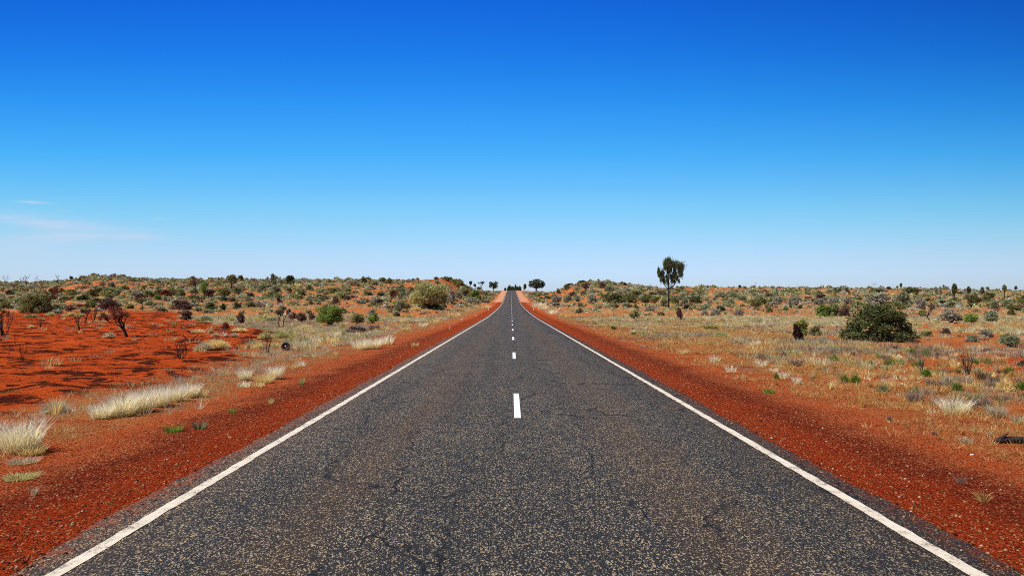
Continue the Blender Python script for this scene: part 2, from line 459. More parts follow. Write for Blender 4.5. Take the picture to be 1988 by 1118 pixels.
# brown dust lies along the middle of each wheel path
band = m.math('MULTIPLY', m.rng(m.math('ABSOLUTE', m.math('SUBTRACT', ax, 1.55)), 0.10, 0.75, 1, 0), m.rng(nl, 0.3, 0.65))
edged = m.rng(ax, 2.3, 3.2)
brown = m.math('MAXIMUM', m.math('MULTIPLY', band, 0.75), m.math('MULTIPLY', edged, 0.55))
base = m.mix(m.math('MULTIPLY', brown, 0.8), base, (0.080, 0.048, 0.029))
thr = m.math('ADD', 0.88, m.math('MULTIPLY', m.math('SUBTRACT', 0.5, n2), 0.35))
thr = m.math('ADD', thr, m.math('MULTIPLY', m.math('SUBTRACT', 0.5, n1), 0.25))
chip = m.math('GREATER_THAN', vc.outputs[1], thr)
ccol = m.mix(m.math('ADD', m.math('MULTIPLY', vc.outputs[2], 0.6), m.math('MULTIPLY', brown, 0.5), clamp=True), (0.38, 0.33, 0.29), (0.62, 0.38, 0.15))
base = m.mix(m.math('MULTIPLY', chip, 0.7), base, ccol)
chip2 = m.math('GREATER_THAN', vc2.outputs[1], 0.92)
base = m.mix(m.math('MULTIPLY', chip2, 0.66), base, m.mix(vc2.outputs[2], (0.55, 0.47, 0.37), (0.75, 0.47, 0.18)))
base = m.mix(m.rng(n2, 0.60, 0.75, 0, 0.55), base, (0.016, 0.015, 0.016))
base = m.mix(m.rng(nl, 0.35, 0.75, 0.0, 0.35), base, (0.024, 0.022, 0.023))
# hairline cracks
cv = m.voro(m.scaled(m.math('ADD', 0, 0) if False else P, (0.9, 0.35, 1)), 0.8, 'DISTANCE_TO_EDGE')
wv = m.n.new('ShaderNodeVectorMath'); wv.operation = 'ADD'
nn = m.n.new('ShaderNodeTexNoise'); nn.inputs['Scale'].default_value = 3.0; nn.inputs['Detail'].default_value = 5; m.put(nn.inputs['Vector'], P)
ns = m.n.new('ShaderNodeVectorMath'); ns.operation = 'SCALE'; m.put(ns.inputs[0], nn.outputs['Color']); ns.inputs['Scale'].default_value = 0.35
m.put(wv.inputs[0], m.scaled(P, (0.9, 0.28, 1))); m.put(wv.inputs[1], ns.outputs[0])
m.put(cv.inputs['Vector'], wv.outputs[0])
crack = m.math('MULTIPLY', m.rng(cv.outputs['Distance'], 0.005, 0.014, 1, 0), m.rng(n1, 0.44, 0.54))
base = m.mix(m.math('MULTIPLY', crack, 0.8), base, (0.008, 0.008, 0.009))
# red sand washed over the ragged edge
base = m.mix(m.math('MULTIPLY', m.rng(ax, 3.05, 3.42), m.rng(n2, 0.42, 0.58, 0.0, 0.9)), base, (0.22, 0.05, 0.022))
m.put(m.b.inputs['Base Color'], base)
m.put(m.b.inputs['Roughness'], m.rng(n2, 0.3, 0.7, 0.62, 0.8))
m.b.inputs['Specular IOR Level'].default_value = 0.14
m.put(m.b.inputs['Normal'], m.bump(m.math('SUBTRACT', 1.0, vo.outputs['Distance']), 0.006, 0.8))
road = obj('road', raw_mesh('road', V, np.vstack(F), m.m, smooth=True)); tag(road, kind='structure')

m = NT('worn_white_road_paint')
P = m.pos()
n1 = m.noise(P, 4, 6, 0.7); n3 = m.noise(P, 60, 4, 0.7); vo = m.voro(P, 75)
c = m.mix(m.rng(n1, 0.35, 0.65), (0.82, 0.72, 0.60), (0.68, 0.57, 0.45))
c = m.mix(m.rng(m.math('ADD', m.math('MULTIPLY', n1, 0.5), m.math('MULTIPLY', n3, 0.5)), 0.535, 0.60, 0, 0.85), c, (0.12, 0.09, 0.07))
c = m.mix(m.rng(n3, 0.55, 0.75, 0, 0.35), c, (0.45, 0.33, 0.24))
m.put(m.b.inputs['Base Color'], c); m.b.inputs['Roughness'].default_value = 0.7
m.put(m.b.inputs['Normal'], m.bump(m.math('SUBTRACT', 1.0, vo.outputs['Distance']), 0.004, 0.6))
M_PAINT = m.m
m = NT('fresh_white_road_paint')
n1 = m.noise(m.pos(), 40, 4, 0.7)
m.put(m.b.inputs['Base Color'], m.mix(m.rng(n1, 0.4, 0.7), (0.90, 0.90, 0.88), (0.74, 0.73, 0.70))); m.b.inputs['Roughness'].default_value = 0.65
M_PAINT2 = m.m
def zsurf(x, D):   # road surface height
    e = np.where(x < 0, pave_edge(D, -1), pave_edge(D, 1)); c = np.clip(np.abs(x / e), 0, 1)
    return rz_lin(D) + 0.004 + 0.02 * (1 - c)
for s in (-1, 1):
    Y = RYr
    a = s * (3.02) ; w = 0.056
    j1 = 0.014 * (fbm(Y / 0.16, Y * 0 + s, 61, 4) - 0.5) * 2; j2 = 0.014 * (fbm(Y / 0.25, Y * 0 + s + 9, 62, 3) - 0.5) * 2
    grow = 1 + 0.0 * Y
    Vl = np.stack([a - w + j1, Y, zsurf(a - w + j1, Y) + 0.004], 1); Vr = np.stack([a + w + j2, Y, zsurf(a + w + j2, Y) + 0.004], 1)
    V = np.vstack([Vl, Vr]); n = len(Y); i = np.arange(n - 1)
    o = obj('edge_line', raw_mesh('edge_line', V, np.stack([i, n + i, n + i + 1, i + 1], 1), M_PAINT), road)
D0 = 11.25 - 12
k = 0
while D0 < 560:
    Y = np.unique(np.concatenate([np.linspace(D0, D0 + 3.05, 8), YL[(YL > D0) & (YL < D0 + 3.05)]]))
    Vl = np.stack([Y * 0 + 0.015, Y, zsurf(Y * 0 + 0.015, Y) + 0.005], 1); Vr = Vl + np.array([0.105, 0, 0]); Vr[:, 2] = zsurf(Vr[:, 0], Y) + 0.005
    V = np.vstack([Vl, Vr]); n = len(Y); i = np.arange(n - 1)
    if D0 > 0: obj('centre_dash', raw_mesh('centre_dash', V, np.stack([i, n + i, n + i + 1, i + 1], 1), M_PAINT2), road)
    D0 += 12.0
#--PART2--
# ------------------------------------------------------------------ plant prototypes
def rs(seed): return np.random.RandomState(seed)

def unit(v): return v / np.maximum(np.linalg.norm(v, axis=-1, keepdims=True), 1e-9)

def leaf_quads(C, S, R, asp=1.8, vert=0.0):
    """rhombic leaves at C with size S; vert > 0 makes them hang or stand upright"""
    n = len(C)
    a = unit(R.normal(size=(n, 3)) + np.array([0, 0, vert * 3.0]))
    b = unit(np.cross(a, R.normal(size=(n, 3))))
    a = a * (S * asp * 0.5)[:, None]; b = b * (S * 0.5)[:, None]
    V = np.stack([C - a, C + b, C + a, C - b], 1).reshape(-1, 3)
    F = np.arange(4 * n).reshape(n, 4)
    return V, F

def crown_mesh(name, clumps, nleaf, leaf, seed, vert=0.0, asp=1.8, var=0.35, mat=None, shell=0.55):
    """clumps: list of (x, y, z, rx, ry, rz); leaves fill the shells of the clumps"""
    R = rs(seed); K = np.array(clumps, float)
    wgt = K[:, 3] * K[:, 5]; wgt = wgt / wgt.sum()
    k = R.choice(len(K), nleaf, p=wgt)
    d = unit(R.normal(size=(nleaf, 3)))
    r = (shell + (1 - shell) * R.rand(nleaf)) * (0.82 + 0.30 * R.rand(nleaf) ** 3)
    if shell < 0: r = np.abs(R.normal(size=nleaf)) * 0.55 * (1 + 0.2 * R.rand(nleaf))
    P = K[k, :3] + d * r[:, None] * K[k, 3:6]
    P = P + 0.25 * leaf * R.normal(size=P.shape)
    P[:, 2] = np.maximum(P[:, 2], 0.02)
    V, F = leaf_quads(P, leaf * (0.6 + 0.8 * R.rand(nleaf)), R, asp, vert)
    cl = 1 + var * 0.7 * (R.rand(len(K)) - 0.5) * 2
    hue = (R.rand(nleaf) - 0.5) * 0.25
    c = (cl[k] * (1 + var * (R.rand(nleaf) - 0.5) * 2))
    c = np.stack([c * (1 + hue), c, c * (1 - hue)], 1)
    return raw_mesh(name, V, F, mat or M_LEAF, np.repeat(c, 4, 0))

def dome_clumps(seed, n, taper=1.0, r0=0.16, top=1.0, rag=0.2):
    """unit bush: width 1, height 1, standing on z = 0; taper < 1 narrows it to its stems"""
    R = rs(seed); out = []
    for i in range(n):
        th = R.rand() * 2 * math.pi; el = math.asin(R.rand() ** (0.8 if taper < 0.9 else 1.15))
        rr = 0.5 * (0.55 + 0.45 * R.rand() ** 0.5) - r0 * 0.55
        q = r0 * (0.75 + 0.6 * R.rand())
        z = max(q * 0.9, math.sin(el) * (1 - r0 * 1.3) * (1 + rag * (R.rand() - 0.5)))
        f = taper + (1 - taper) * min(1, z / 0.55)
        rad = rr * math.cos(el) ** 0.6 * f
        if taper < 0.8: z = max(z, 0.22 + q * 0.8)
        out.append((math.cos(th) * rad, math.sin(th) * rad, z, q, q, q * 1.25 * top))
    for i in range(max(2, n // 5)):
        q = r0 * 1.3
        out.append((R.uniform(-.12, .12), R.uniform(-.12, .12), R.uniform(0.35, 0.75), q, q, q * 1.2))
    K = np.array(out); sx = 0.5 / np.percentile(np.abs(K[:, :2]).max(1) + K[:, 3], 92); sz = 1.0 / np.percentile(K[:, 2] + K[:, 5], 95)
    K = K * np.array([sx, sx, sz, sx, sx, sz])
    return [tuple(k) for k in K]

def stems_mesh(name, clumps, seed, n=9, r=0.022, mat=None, fork=0.25):
    R = rs(seed); b = MB(); K = list(clumps); R.shuffle(K)
    for c in K[:n]:
        p = Vector(c[:3]); f = Vector((p.x * 0.25, p.y * 0.25, fork * (0.6 + 0.8 * R.rand()) * p.z))
        s0 = Vector((p.x * 0.06, p.y * 0.06, -0.04))
        m_ = (f + p) / 2 + Vector((R.uniform(-.03, .03), R.uniform(-.03, .03), 0.02))
        b.tube([s0, f, m_, p], [r, r * 0.75, r * 0.5, r * 0.2], 4)
    return b.mesh(name, mat or M_BARK)

def branches(b, R, p, d, L, r, depth, spread, up=0.25, k=4, tips=None):
    q = p + d * L * 0.5 + Vector((R.uniform(-1, 1), R.uniform(-1, 1), R.uniform(-.3, .6))) * L * 0.08
    e = q + (d + Vector((R.uniform(-1, 1), R.uniform(-1, 1), R.uniform(-.5, 1))) * 0.22).normalized() * L * 0.5
    b.tube([p, q, e], [r, r * 0.8, r * 0.6], k, cap=False)
    if depth == 0:
        if tips is not None: tips.append(e)
        return
    for i in range(R.randint(2, 4)):
        nd = (d + Vector((R.uniform(-1, 1), R.uniform(-1, 1), R.uniform(-.4, .6))) * spread + Vector((0, 0, up))).normalized()
        branches(b, R, e if i < 2 else q, nd, L * R.uniform(0.6, 0.85), r * 0.6, depth - 1, spread, up, k, tips)

def norm_unit(bm):
    V = np.vstack(bm.v); h = V[:, 2].max(); w = max(np.ptp(V[:, 0]), np.ptp(V[:, 1]), 1e-6)
    bm.v = [v / np.array([w, w, h]) for v in bm.v]

def dead_mesh(name, seed, nst=5, depth=3, spread=0.7, r=0.03, mat=None, single=False):
    R = random.Random(seed); R.randint_ = R.randint
    class RR:
        uniform = staticmethod(R.uniform)
        @staticmethod
        def randint(a, b_): return R.randint(a, b_ - 1)
    b = MB()
    for i in range(1 if single else nst):
        d = Vector((R.uniform(-1, 1) * (0.12 if single else 0.75), R.uniform(-1, 1) * (0.12 if single else 0.75), 1)).normalized()
        branches(b, RR, Vector((R.uniform(-.04, .04), R.uniform(-.04, .04), -0.03)), d, 0.45, r, depth, spread, 0.15)
    norm_unit(b)
    return b.mesh(name, mat or M_DEAD)

def blades_arrays(R, B, T, W, croot, ctip, bend=0.12):
    """B base points, T tips, W widths: two-segment pointed blades"""
    n = len(B)
    ax_ = T - B
    side = unit(np.cross(ax_, R.normal(size=(n, 3))))
    L = np.linalg.norm(ax_, axis=1)
    out = unit(ax_ * np.array([1, 1, 0.0]) + 1e-4)
    Mid = (B + T) / 2 + np.array([0, 0, 1.0]) * (L * bend)[:, None] - out * (L * bend * 0.4)[:, None]
    w = (W * 0.5)[:, None]
    V = np.stack([B - side * w, B + side * w, Mid + side * w * 0.75, Mid - side * w * 0.75, T], 1).reshape(-1, 3)
    i = np.arange(n)[:, None] * 5
    Fq = i + np.array([[0, 1, 2]]); F2 = i + np.array([[0, 2, 3]]); F3 = i + np.array([[3, 2, 4]])
    C = np.stack([croot, croot, (croot + ctip) / 2, (croot + ctip) / 2, ctip], 1).reshape(-1, 3)
    return V, np.vstack([Fq, F2, F3]), C

def tussock_mesh(name, seed, n, width, spread=0.5, base=0.16, hvar=0.5, lean=0.55, root=(0.92, 0.86, 0.56), dome=False, stray=False):
    """unit tussock: about 1 high, 1 wide"""
    R = rs(seed)
    th = R.rand(n) * 2 * np.pi; rr = np.sqrt(R.rand(n)) * base
    B = np.stack([np.cos(th) * rr, np.sin(th) * rr, np.zeros(n) - 0.01], 1)
    th2 = th + R.normal(size=n) * 0.5
    if dome:
        el = np.arccos(R.rand(n)) * 0.98
        q = 0.80 + 0.30 * R.rand(n)
        T = np.stack([np.cos(th2) * np.sin(el) * 0.5 * q, np.sin(th2) * np.sin(el) * 0.5 * q, np.cos(el) * 0.9 * q + 0.04], 1)
        B = T * np.array([1, 1, 0.8]) * (0.15 + 0.45 * R.rand(n))[:, None]
    else:
        h = 1 - hvar * R.rand(n) ** 0.8
        ln = lean * (rr / base * 0.75 + 0.5 * R.rand(n) ** 2)
        if stray: h = h * (0.72 + 0.28 * vnoise(B[:, 0] * 14, B[:, 1] * 14, seed)) + (R.rand(n) < 0.07) * 0.30 * R.rand(n)
        T = B + np.stack([np.cos(th2) * ln * h, np.sin(th2) * ln * h, h * (1 - 0.25 * ln)], 1)
    v = 0.7 + 0.6 * R.rand(n)[:, None]
    ct = np.ones((n, 3)) * v; cr_ = np.array(root)[None] * v
    V, F, C = blades_arrays(R, B, T, width * (0.6 + 0.8 * R.rand(n)), cr_, ct, 0.05 if dome else 0.10)
    return raw_mesh(name, V, F, M_GRASS, C)

PROTO = {}
def proto(key, fn):
    if key not in PROTO: PROTO[key] = fn()
    return PROTO[key]

def bush_meshes(kind, lod, var):
    taper = {'dome': 1.0, 'vase': 0.5, 'ball': 0.8, 'low': 1.0}[kind]
    n = {'hi': 64, 'mid': 20, 'lo': 9}[lod]
    r0 = {'hi': 0.125, 'mid': 0.17, 'lo': 0.22}[lod] * (1.0 if kind != 'ball' else 1.1)
    nl, leaf = {'hi': (13000, 0.026), 'mid': (1500, 0.062), 'lo': (240, 0.15)}[lod]
    cl = dome_clumps(hash_(kind, var), n, taper, r0, rag=0.3 if kind != 'ball' else 0.1)
    f = crown_mesh('foliage', cl, nl, leaf, hash_(kind, var) + 1, vert=0.25 if kind != 'low' else 0)
    s = stems_mesh('stem', cl, hash_(kind, var) + 2, n=min(n, 14))
    return f, s
def hash_(*a):
    h = 7
    for q in a:
        for ch in str(q): h = (h * 31 + ord(ch)) % 99991
    return h

C_ = dict(oak=(.125, .150, .060), bigbush=(.145, .155, .055), olive=(.27, .265, .095), yellowgreen=(.46, .45, .19), green=(.23, .31, .065), greygreen=(.31, .335, .19),
          grey=(.38, .35, .27), purple=(.20, .115, .090), rust=(.27, .085, .045), dark=(.085, .105, .042), darkolive=(.175, .18, .070),
          straw=(.88, .72, .37), white=(1.0, .95, .80), paleolive=(.62, .60, .30), greystraw=(.64, .55, .42), bright=(.30, .42, .07), tan=(.72, .46, .18), black=(.02, .016, .015), purplegrey=(.36, .26, .22))
WORDS = dict(olive='olive green', yellowgreen='yellow-green', green='fresh green', greygreen='grey-green', grey='silver-grey', purple='purple-brown', rust='rust-brown', dark='dark green',
             darkolive='dark olive', straw='straw-coloured', white='whitish', paleolive='pale olive', greystraw='greyish straw', bright='bright green', tan='tan', black='charred black', purplegrey='purplish grey')

HERO = []
def at(o, px, py, w, h, rnd=None, sx_=1.0):
    """stand o at the ground seen at photo pixel (px, py), w x h photo pixels large"""
    x, D, z = place(px, py)
    HERO.append((x, D, z, w, h, px, py))
    mpp = D / FPX
    o.location = (x, D, z - 0.01)
    o.scale = (w * mpp, w * mpp * sx_, h * mpp)
    o.rotation_euler = (0, 0, (rnd if rnd is not None else (px * 7.13 + py)) % 6.283)
    return o
LM = []      # landmarks for wording: (px, py, phrase)
THINGS = []

def bush(px, py, w, h, color, kind='dome', label=None, group=None, var=None, name='shrub', cat='shrub', parts=None):
    lod = 'hi' if w >= 48 else 'mid' if w >= 15 else 'lo'
    var = int(px) % 3 if var is None else var
    f, s = proto(('bush', kind, lod, var), lambda: bush_meshes(kind, lod, var))
    c = C_[color] if isinstance(color, str) else color
    j = 0.9 + 0.2 * ((px * 13.7) % 1)
    c = tuple(q * j for q in c)
    if parts is None: parts = w >= 15
    if parts:
        r = obj(name, None); obj('foliage', f, r, c); obj('stem', s, r)
    else:
        r = obj(name, f, None, c)
    at(r, px, py, w * 1.02, h * 1.03)
    tag(r, label, cat, group)
    if label is None: THINGS.append((r, px, py, w, h, WORDS.get(color, 'olive'), {'dome': 'shrub', 'vase': 'shrub on bare stems', 'ball': 'ball-shaped shrub', 'low': 'low spreading shrub'}[kind]))
    return r

def dead(px, py, w, h, mat='dead', label=None, group=None, name='dead_shrub', cat='dead shrub', nst=5, depth=3, spread=0.7, r=0.028, seed=None):
    M = {'dead': M_DEAD, 'char': M_CHAR, 'pale': M_PALEWOOD}[mat]
    seed = int(px) % 3 if seed is None else seed
    me = proto(('dead', mat, seed, nst, depth, spread, r), lambda: dead_mesh('branches', 100 + seed * 7 + nst, nst, depth, spread, r, M))
    o = at(obj(name, me), px, py, w, h)
    tag(o, label, cat, group)
    if label is None: THINGS.append((o, px, py, w, h, {'dead': 'leafless brown', 'char': 'charred black', 'pale': 'bleached'}[mat], 'dead shrub'))
    return o

def burnt(px, py, w, h, color='rust', label=None, group=None, seed=None, crown=0.6, dens=1.0, name='burnt_tree', cat='burnt shrub', trunks=1, mat=None):
    """scorched small tree: charred forked trunk, thin crown of dead leaves, as twigs plus leaves"""
    seed = int(px) % 4 if seed is None else seed
    def mk():
        R = random.Random(500 + seed)
        class RR:
            uniform = staticmethod(R.uniform)
            @staticmethod
            def randint(a, b_): return R.randint(a, b_ - 1)
        b = MB(); tips = []
        for i in range(trunks):
            ox = (i - (trunks - 1) / 2) * 0.3
            branches(b, RR, Vector((ox, 0, -0.04)), Vector((R.uniform(-.15, .15), R.uniform(-.1, .1), 1)).normalized(), 0.42, 0.035, 4, 0.55, 0.12, 4, tips)
        V = np.vstack(b.v); hh = V[:, 2].max(); ww = max(np.ptp(V[:, 0]), np.ptp(V[:, 1]))
        norm_unit(b)
        tr = b.mesh('trunk', mat or M_CHAR)
        R2 = rs(seed + 5)
        cl = []
        for t in tips:
            p = (t.x / ww, t.y / ww, t.z / hh)
            if p[2] > 1 - crown - 0.1:
                q = R2.uniform(0.05, 0.10); cl.append((*p, q, q, q * 0.9))
        cr = crown_mesh('crown', cl, int(1900 * dens), 0.032, seed + 9, asp=1.6)
        return tr, cr
    tr, cr = proto(('burnt', seed, crown, dens, trunks, mat.name if mat else ''), mk)
    r = obj(name, None); obj('trunk', tr, r); obj('crown', cr, r, C_[color])
    at(r, px, py, w, h); tag(r, label, cat, group)
    if label is None: THINGS.append((r, px, py, w, h, WORDS[color], 'burnt shrub with thin crown'))
    return r

def tuft(px, py, w, h, color='white', kind='tall', label=None, group=None, name='grass_tussock', cat='grass tussock', var=None):
    var = int(px) % 3 if var is None else var
    big = w >= 40 or h >= 30
    K = {'tall': dict(n=800 if big else 130, width=0.014 if big else 0.040, base=0.28, lean=0.55, hvar=0.78, stray=True),
         'wisp': dict(n=60 if big else 22, width=0.016 if big else 0.05, base=0.10, lean=0.55, hvar=0.4),
         'spin': dict(n=1600 if big else 260, width=0.014 if big else 0.045, dome=True),
         'low': dict(n=500 if big else 160, width=0.02 if big else 0.045, base=0.38, lean=0.35, hvar=0.7)}[kind]
    me = proto(('tuft', kind, big, var), lambda: tussock_mesh('grass_tussock', hash_(kind, var, big), **K))
    c = C_[color] if isinstance(color, str) else color
    o = at(obj(name, me, None, c), px, py, w, h)
    tag(o, label, cat, group)
    if label is None: THINGS.append((o, px, py, w, h, WORDS.get(color, 'straw'), {'tall': 'upright grass tussock', 'wisp': 'wispy grass tuft', 'spin': 'spiky grass hummock', 'low': 'low grass clump'}[kind]))
    return o

def tree(px, py, w, h, crown, color='dark', label=None, group=None, name='tree', cat='tree', nleaf=900, leaf=0.05, vert=0.4, trunk_r=0.035, seed=1, lean=0.0, mat=None, asp=1.8, twigs=False, shell=0.45):
    """crown: clumps (x, z, rx, rz) in units of the tree's width (x) and height (z), trunk base at 0"""
    R = rs(seed)
    cl = []
    for (cx, cz, rx, rz) in crown:
        cl.append((cx, R.uniform(-.5, .5) * rx, cz, rx, rx, rz))
    base_cl = list(cl)
    if twigs:
        sub = []
        for c in cl:
            for q in range(5):
                f = 0.42 + 0.24 * R.rand(); sub.append((c[0] + R.uniform(-.8, .8) * c[3] * (1.05 - f * .4), c[1] + R.uniform(-.7, .7) * c[4], c[2] + R.uniform(-.8, .8) * c[5], c[3] * f, c[4] * f, c[5] * f * 1.15))
        cl = sub
    cr = crown_mesh('crown', cl, nleaf, leaf, seed + 3, vert=vert, asp=asp, shell=shell)
    b = MB(); zf = min(c[2] - c[5] * 0.5 for c in cl)
    zf = max(zf, 0.25)
    top = max(c[2] for c in cl)
    r = trunk_r
    b.tube([(0, 0, -0.03), (lean * 0.3, 0, zf * 0.5), (lean * 0.7, 0, zf), (lean, 0, (zf + top) / 2), (lean * 0.8, 0, top)], [r * 1.3, r, r * 0.9, r * 0.6, r * 0.25], 6)
    for c in (base_cl if twigs else cl):
        p = Vector(c[:3]); zs = max(zf * 0.75, min(p.z - 0.12 - abs(p.x) * 0.5, top * 0.8))
        if p.z > zs: b.tube([(lean * 0.7, 0, zs), (p.x * 0.6, p.y * 0.6, (zs + p.z) / 2 - 0.02), p], [r * 0.6 * (0.6 if twigs else 1), r * 0.45 * (0.5 if twigs else 1), r * 0.12], 4)
    tr = b.mesh('trunk', mat or M_BARK)
    o = obj(name, None); obj('trunk', tr, o); obj('crown', cr, o, C_[color])
    at(o, px, py, w, h, 0.0); tag(o, label, cat, group)
    return o

def lollipop(px, py, w, h, color='dark', label=None, crown=0.5, seed=None, **k):
    """slender young desert oak: narrow trunk with one dense upright crown"""
    seed = int(px) if seed is None else seed
    R = rs(seed)
    c = [(R.uniform(-.08, .08), 1 - crown * 0.5, 0.38, crown * 0.42)]
    for i in range(5):
        z = 1 - crown * R.uniform(0.12, 0.95)
        c.append((R.uniform(-.3, .3) * (1.2 - z), z, R.uniform(0.14, 0.24), crown * R.uniform(.14, .22)))
    return tree(px, py, w, h, c, color, label, seed=seed, nleaf=k.pop('nleaf', 420), leaf=0.11, trunk_r=0.07, **k)

def deadtree(px, py, w, h, label=None, group=None, seed=None, mat='dead', leaves=None):
    seed = int(px) % 3 if seed is None else seed
    M = {'dead': M_DEAD, 'char': M_CHAR}[mat]
    me = proto(('dtree', seed, mat), lambda: dead_mesh('trunk', 300 + seed, 1, 4, 0.75, 0.030, M, single=True))
    o = at(obj('dead_tree', me), px, py, w, h); tag(o, label, 'dead tree', group)
    if label is None: THINGS.append((o, px, py, w, h, 'leafless', 'dead tree'))
    return o

# ------------------------------------------------------------------ the plants one can point at
# landmarks first: labels by hand
# ---- right of the road
tree(1298, 600.5, 52, 98, [(-0.02, .90, .19, .095), (-.12, .86, .12, .07), (.12, .88, .13, .075), (.42, .82, .20, .13), (.30, .88, .12, .07), (-.24, .72, .085, .12), (-.30, .64, .07, .09), (-.21, .60, .09, .08),
     (.05, .69, .12, .14), (-.04, .60, .08, .07), (.30, .70, .13, .12), (.44, .70, .10, .10), (.20, .58, .10, .08), (.36, .60, .08, .07), (-.34, .74, .08, .09), (.02, .94, .16, .06)],
     'oak', 'tall lone desert oak with drooping dark foliage, standing well above the skyline', nleaf=17000, leaf=0.012, vert=0.6, asp=5.0, trunk_r=0.030, seed=11, twigs=True, name='desert_oak', mat=M_CHAR, shell=-1)
LM.append((1298, 590, 'the tall lone desert oak'))
bush(1705, 663, 134, 71, 'bigbush', 'dome', 'very large round dark olive bush on the right plain, biggest shrub in view', var=0)
LM.append((1705, 640, 'the biggest dark olive bush'))
r = obj('shrub', None)
gc = [(.20, 0, .80, .17, .16, .13), (.34, .05, .62, .16, .16, .15), (.05, -.05, .88, .15, .15, .11), (.30, -.1, .42, .14, .14, .14), (.12, .1, .62, .18, .18, .16), (-.10, 0, .84, .13, .13, .10), (.42, 0, .80, .10, .1, .09), (.22, 0, .95, .10, .1, .07)]
bc = [(-.24, 0, .58, .13, .13, .16), (-.28, .05, .36, .12, .12, .18), (-.10, -.05, .42, .15, .14, .18), (-.16, 0, .20, .16, .14, .16), (.08, 0, .22, .14, .13, .15), (-.30, 0, .70, .08, .08, .10)]
obj('foliage', crown_mesh('foliage', gc, 2600, 0.05, 41, vert=0.3), r, (.40, .40, .10)); obj('scorched_foliage', crown_mesh('scorched_foliage', bc, 1500, 0.06, 42, vert=0.8, asp=3), r, (.07, .030, .022))['label'] = 'scorched rust-black dead leaves on the left side'
obj('stem', stems_mesh('stem', gc + bc, 43, 14, mat=M_CHAR), r); at(r, 1553, 663, 31, 43, 0.0); tag(r, 'upright bush with olive green top and scorched rust-black left side', 'shrub')
LM.append((1552, 650, 'the half-scorched upright bush'))
# ---- left of the road
bush(834, 600, 78, 50, 'yellowgreen', 'vase', 'large rounded yellow-green bush on bare stems close to the left roadside', var=1)
LM.append((835, 585, 'the large yellow-green bush'))
bush(641, 634, 54, 40, 'green', 'vase', 'medium bright green leafy bush beside pale spinifex on the left plain', var=2)
LM.append((641, 625, 'the bright green leafy bush'))
burnt(246, 654, 62, 56, 'rust', 'scorched little tree with forked charred trunk and wide rust-brown crown', seed=1, crown=0.55)
LM.append((246, 630, 'the rust-crowned scorched tree'))
burnt(547, 637, 23, 36, 'purple', 'small burnt tree on two black legs with dense dark red-brown crown', seed=2, crown=0.5, trunks=2, dens=1.3)
LM.append((547, 625, 'the two-legged burnt tree'))
bush(68, 607, 60, 37, 'olive', 'dome', 'big mixed olive and rusty bush near the left edge of the view', var=1)
LM.append((68, 590, 'the big olive bush at far left'))
burnt(100, 601, 34, 42, 'rust', 'burnt small tree with rusty leaves leaning behind the big olive bush at left', seed=3, crown=0.6)
tree(1041, 567, 34, 27, [(-.22, .66, .24, .22), (.02, .76, .28, .22), (.28, .66, .24, .24), (-.08, .48, .24, .2), (.30, .42, .18, .16), (-.34, .5, .15, .18), (.12, .46, .24, .2), (.42, .55, .12, .16)], 'dark',
     'broad round-crowned dark tree right beside the road crest, right side', nleaf=1600, leaf=0.045, trunk_r=0.045, seed=21)
LM.append((1041, 560, 'the broad tree at the road crest'))
tree(1019, 560, 9, 14, [(0, .6, .38, .34), (.05, .8, .3, .2), (-.1, .35, .25, .2)], 'dark', 'small dark upright tree left of the broad tree at the road crest', nleaf=400, leaf=0.1, seed=22)
tree(958, 565, 20, 20, [(-.22, .72, .25, .24), (.22, .74, .25, .24), (0, .58, .28, .22), (.26, .44, .2, .2), (-.3, .48, .18, .2), (.05, .36, .2, .14)], 'dark', 'dark heart-shaped tree beside the road crest, left side', nleaf=1100, leaf=0.055, seed=23)
LM.append((958, 558, 'the dark tree left of the road crest'))
lollipop(914, 556, 9, 14, 'dark', 'tiny dark oval-crowned tree on the right shoulder of the left red dune')
lollipop(922, 556, 8, 11, 'dark', 'pointed small dark tree behind the roadside shrubs at left')
burnt(933, 565, 14, 18, 'dark', 'thin crooked dark tree between the left dune and the road crest', seed=0, crown=0.4, dens=0.6, name='tree', cat='tree')
for i, (px, w, h) in enumerate([(981, 7, 6), (986, 6, 9), (990, 8, 11), (995, 9, 9), (1000, 8, 12), (1005, 8, 9), (1010, 8, 8), (1008, 10, 9)]):
    Dt = 585.0 + (i % 3) * 9; xx = (px - 992.5) * Dt / FPX - 0.03
    f, s = proto(('bush', 'dome', 'mid', i % 3), lambda: bush_meshes('dome', 'mid', i % 3))
    t = obj('tree', f, None, C_['dark']); hh = 0.6 + (h + 4) * Dt / FPX
    zz = float(terrain(xx, Dt)); zz = min(zz, 1.78 + (589 - 564) * Dt / FPX)
    t.location = (xx, Dt, zz - 0.3); t.scale = (w * Dt / FPX, w * Dt / FPX, max(1.78 + (589 - 563 + h) * Dt / FPX - zz, 1.5))
    tag(t, ['small dark tree at the left end of the row over the road brow', 'second dark tree from the left over the brow, just left of the centre line', 'taller dark tree over the brow, on the left half of the road', 'dark rounded tree over the brow, right above the centre line',
        'pointed dark tree over the brow, just right of the centre line', 'dark tree over the brow, second from the right end', 'dark low tree at the right end of the row over the brow', 'wide dark bushy tree behind the right end of the row over the brow'][i], 'tree', 'trees beyond the brow of the road')
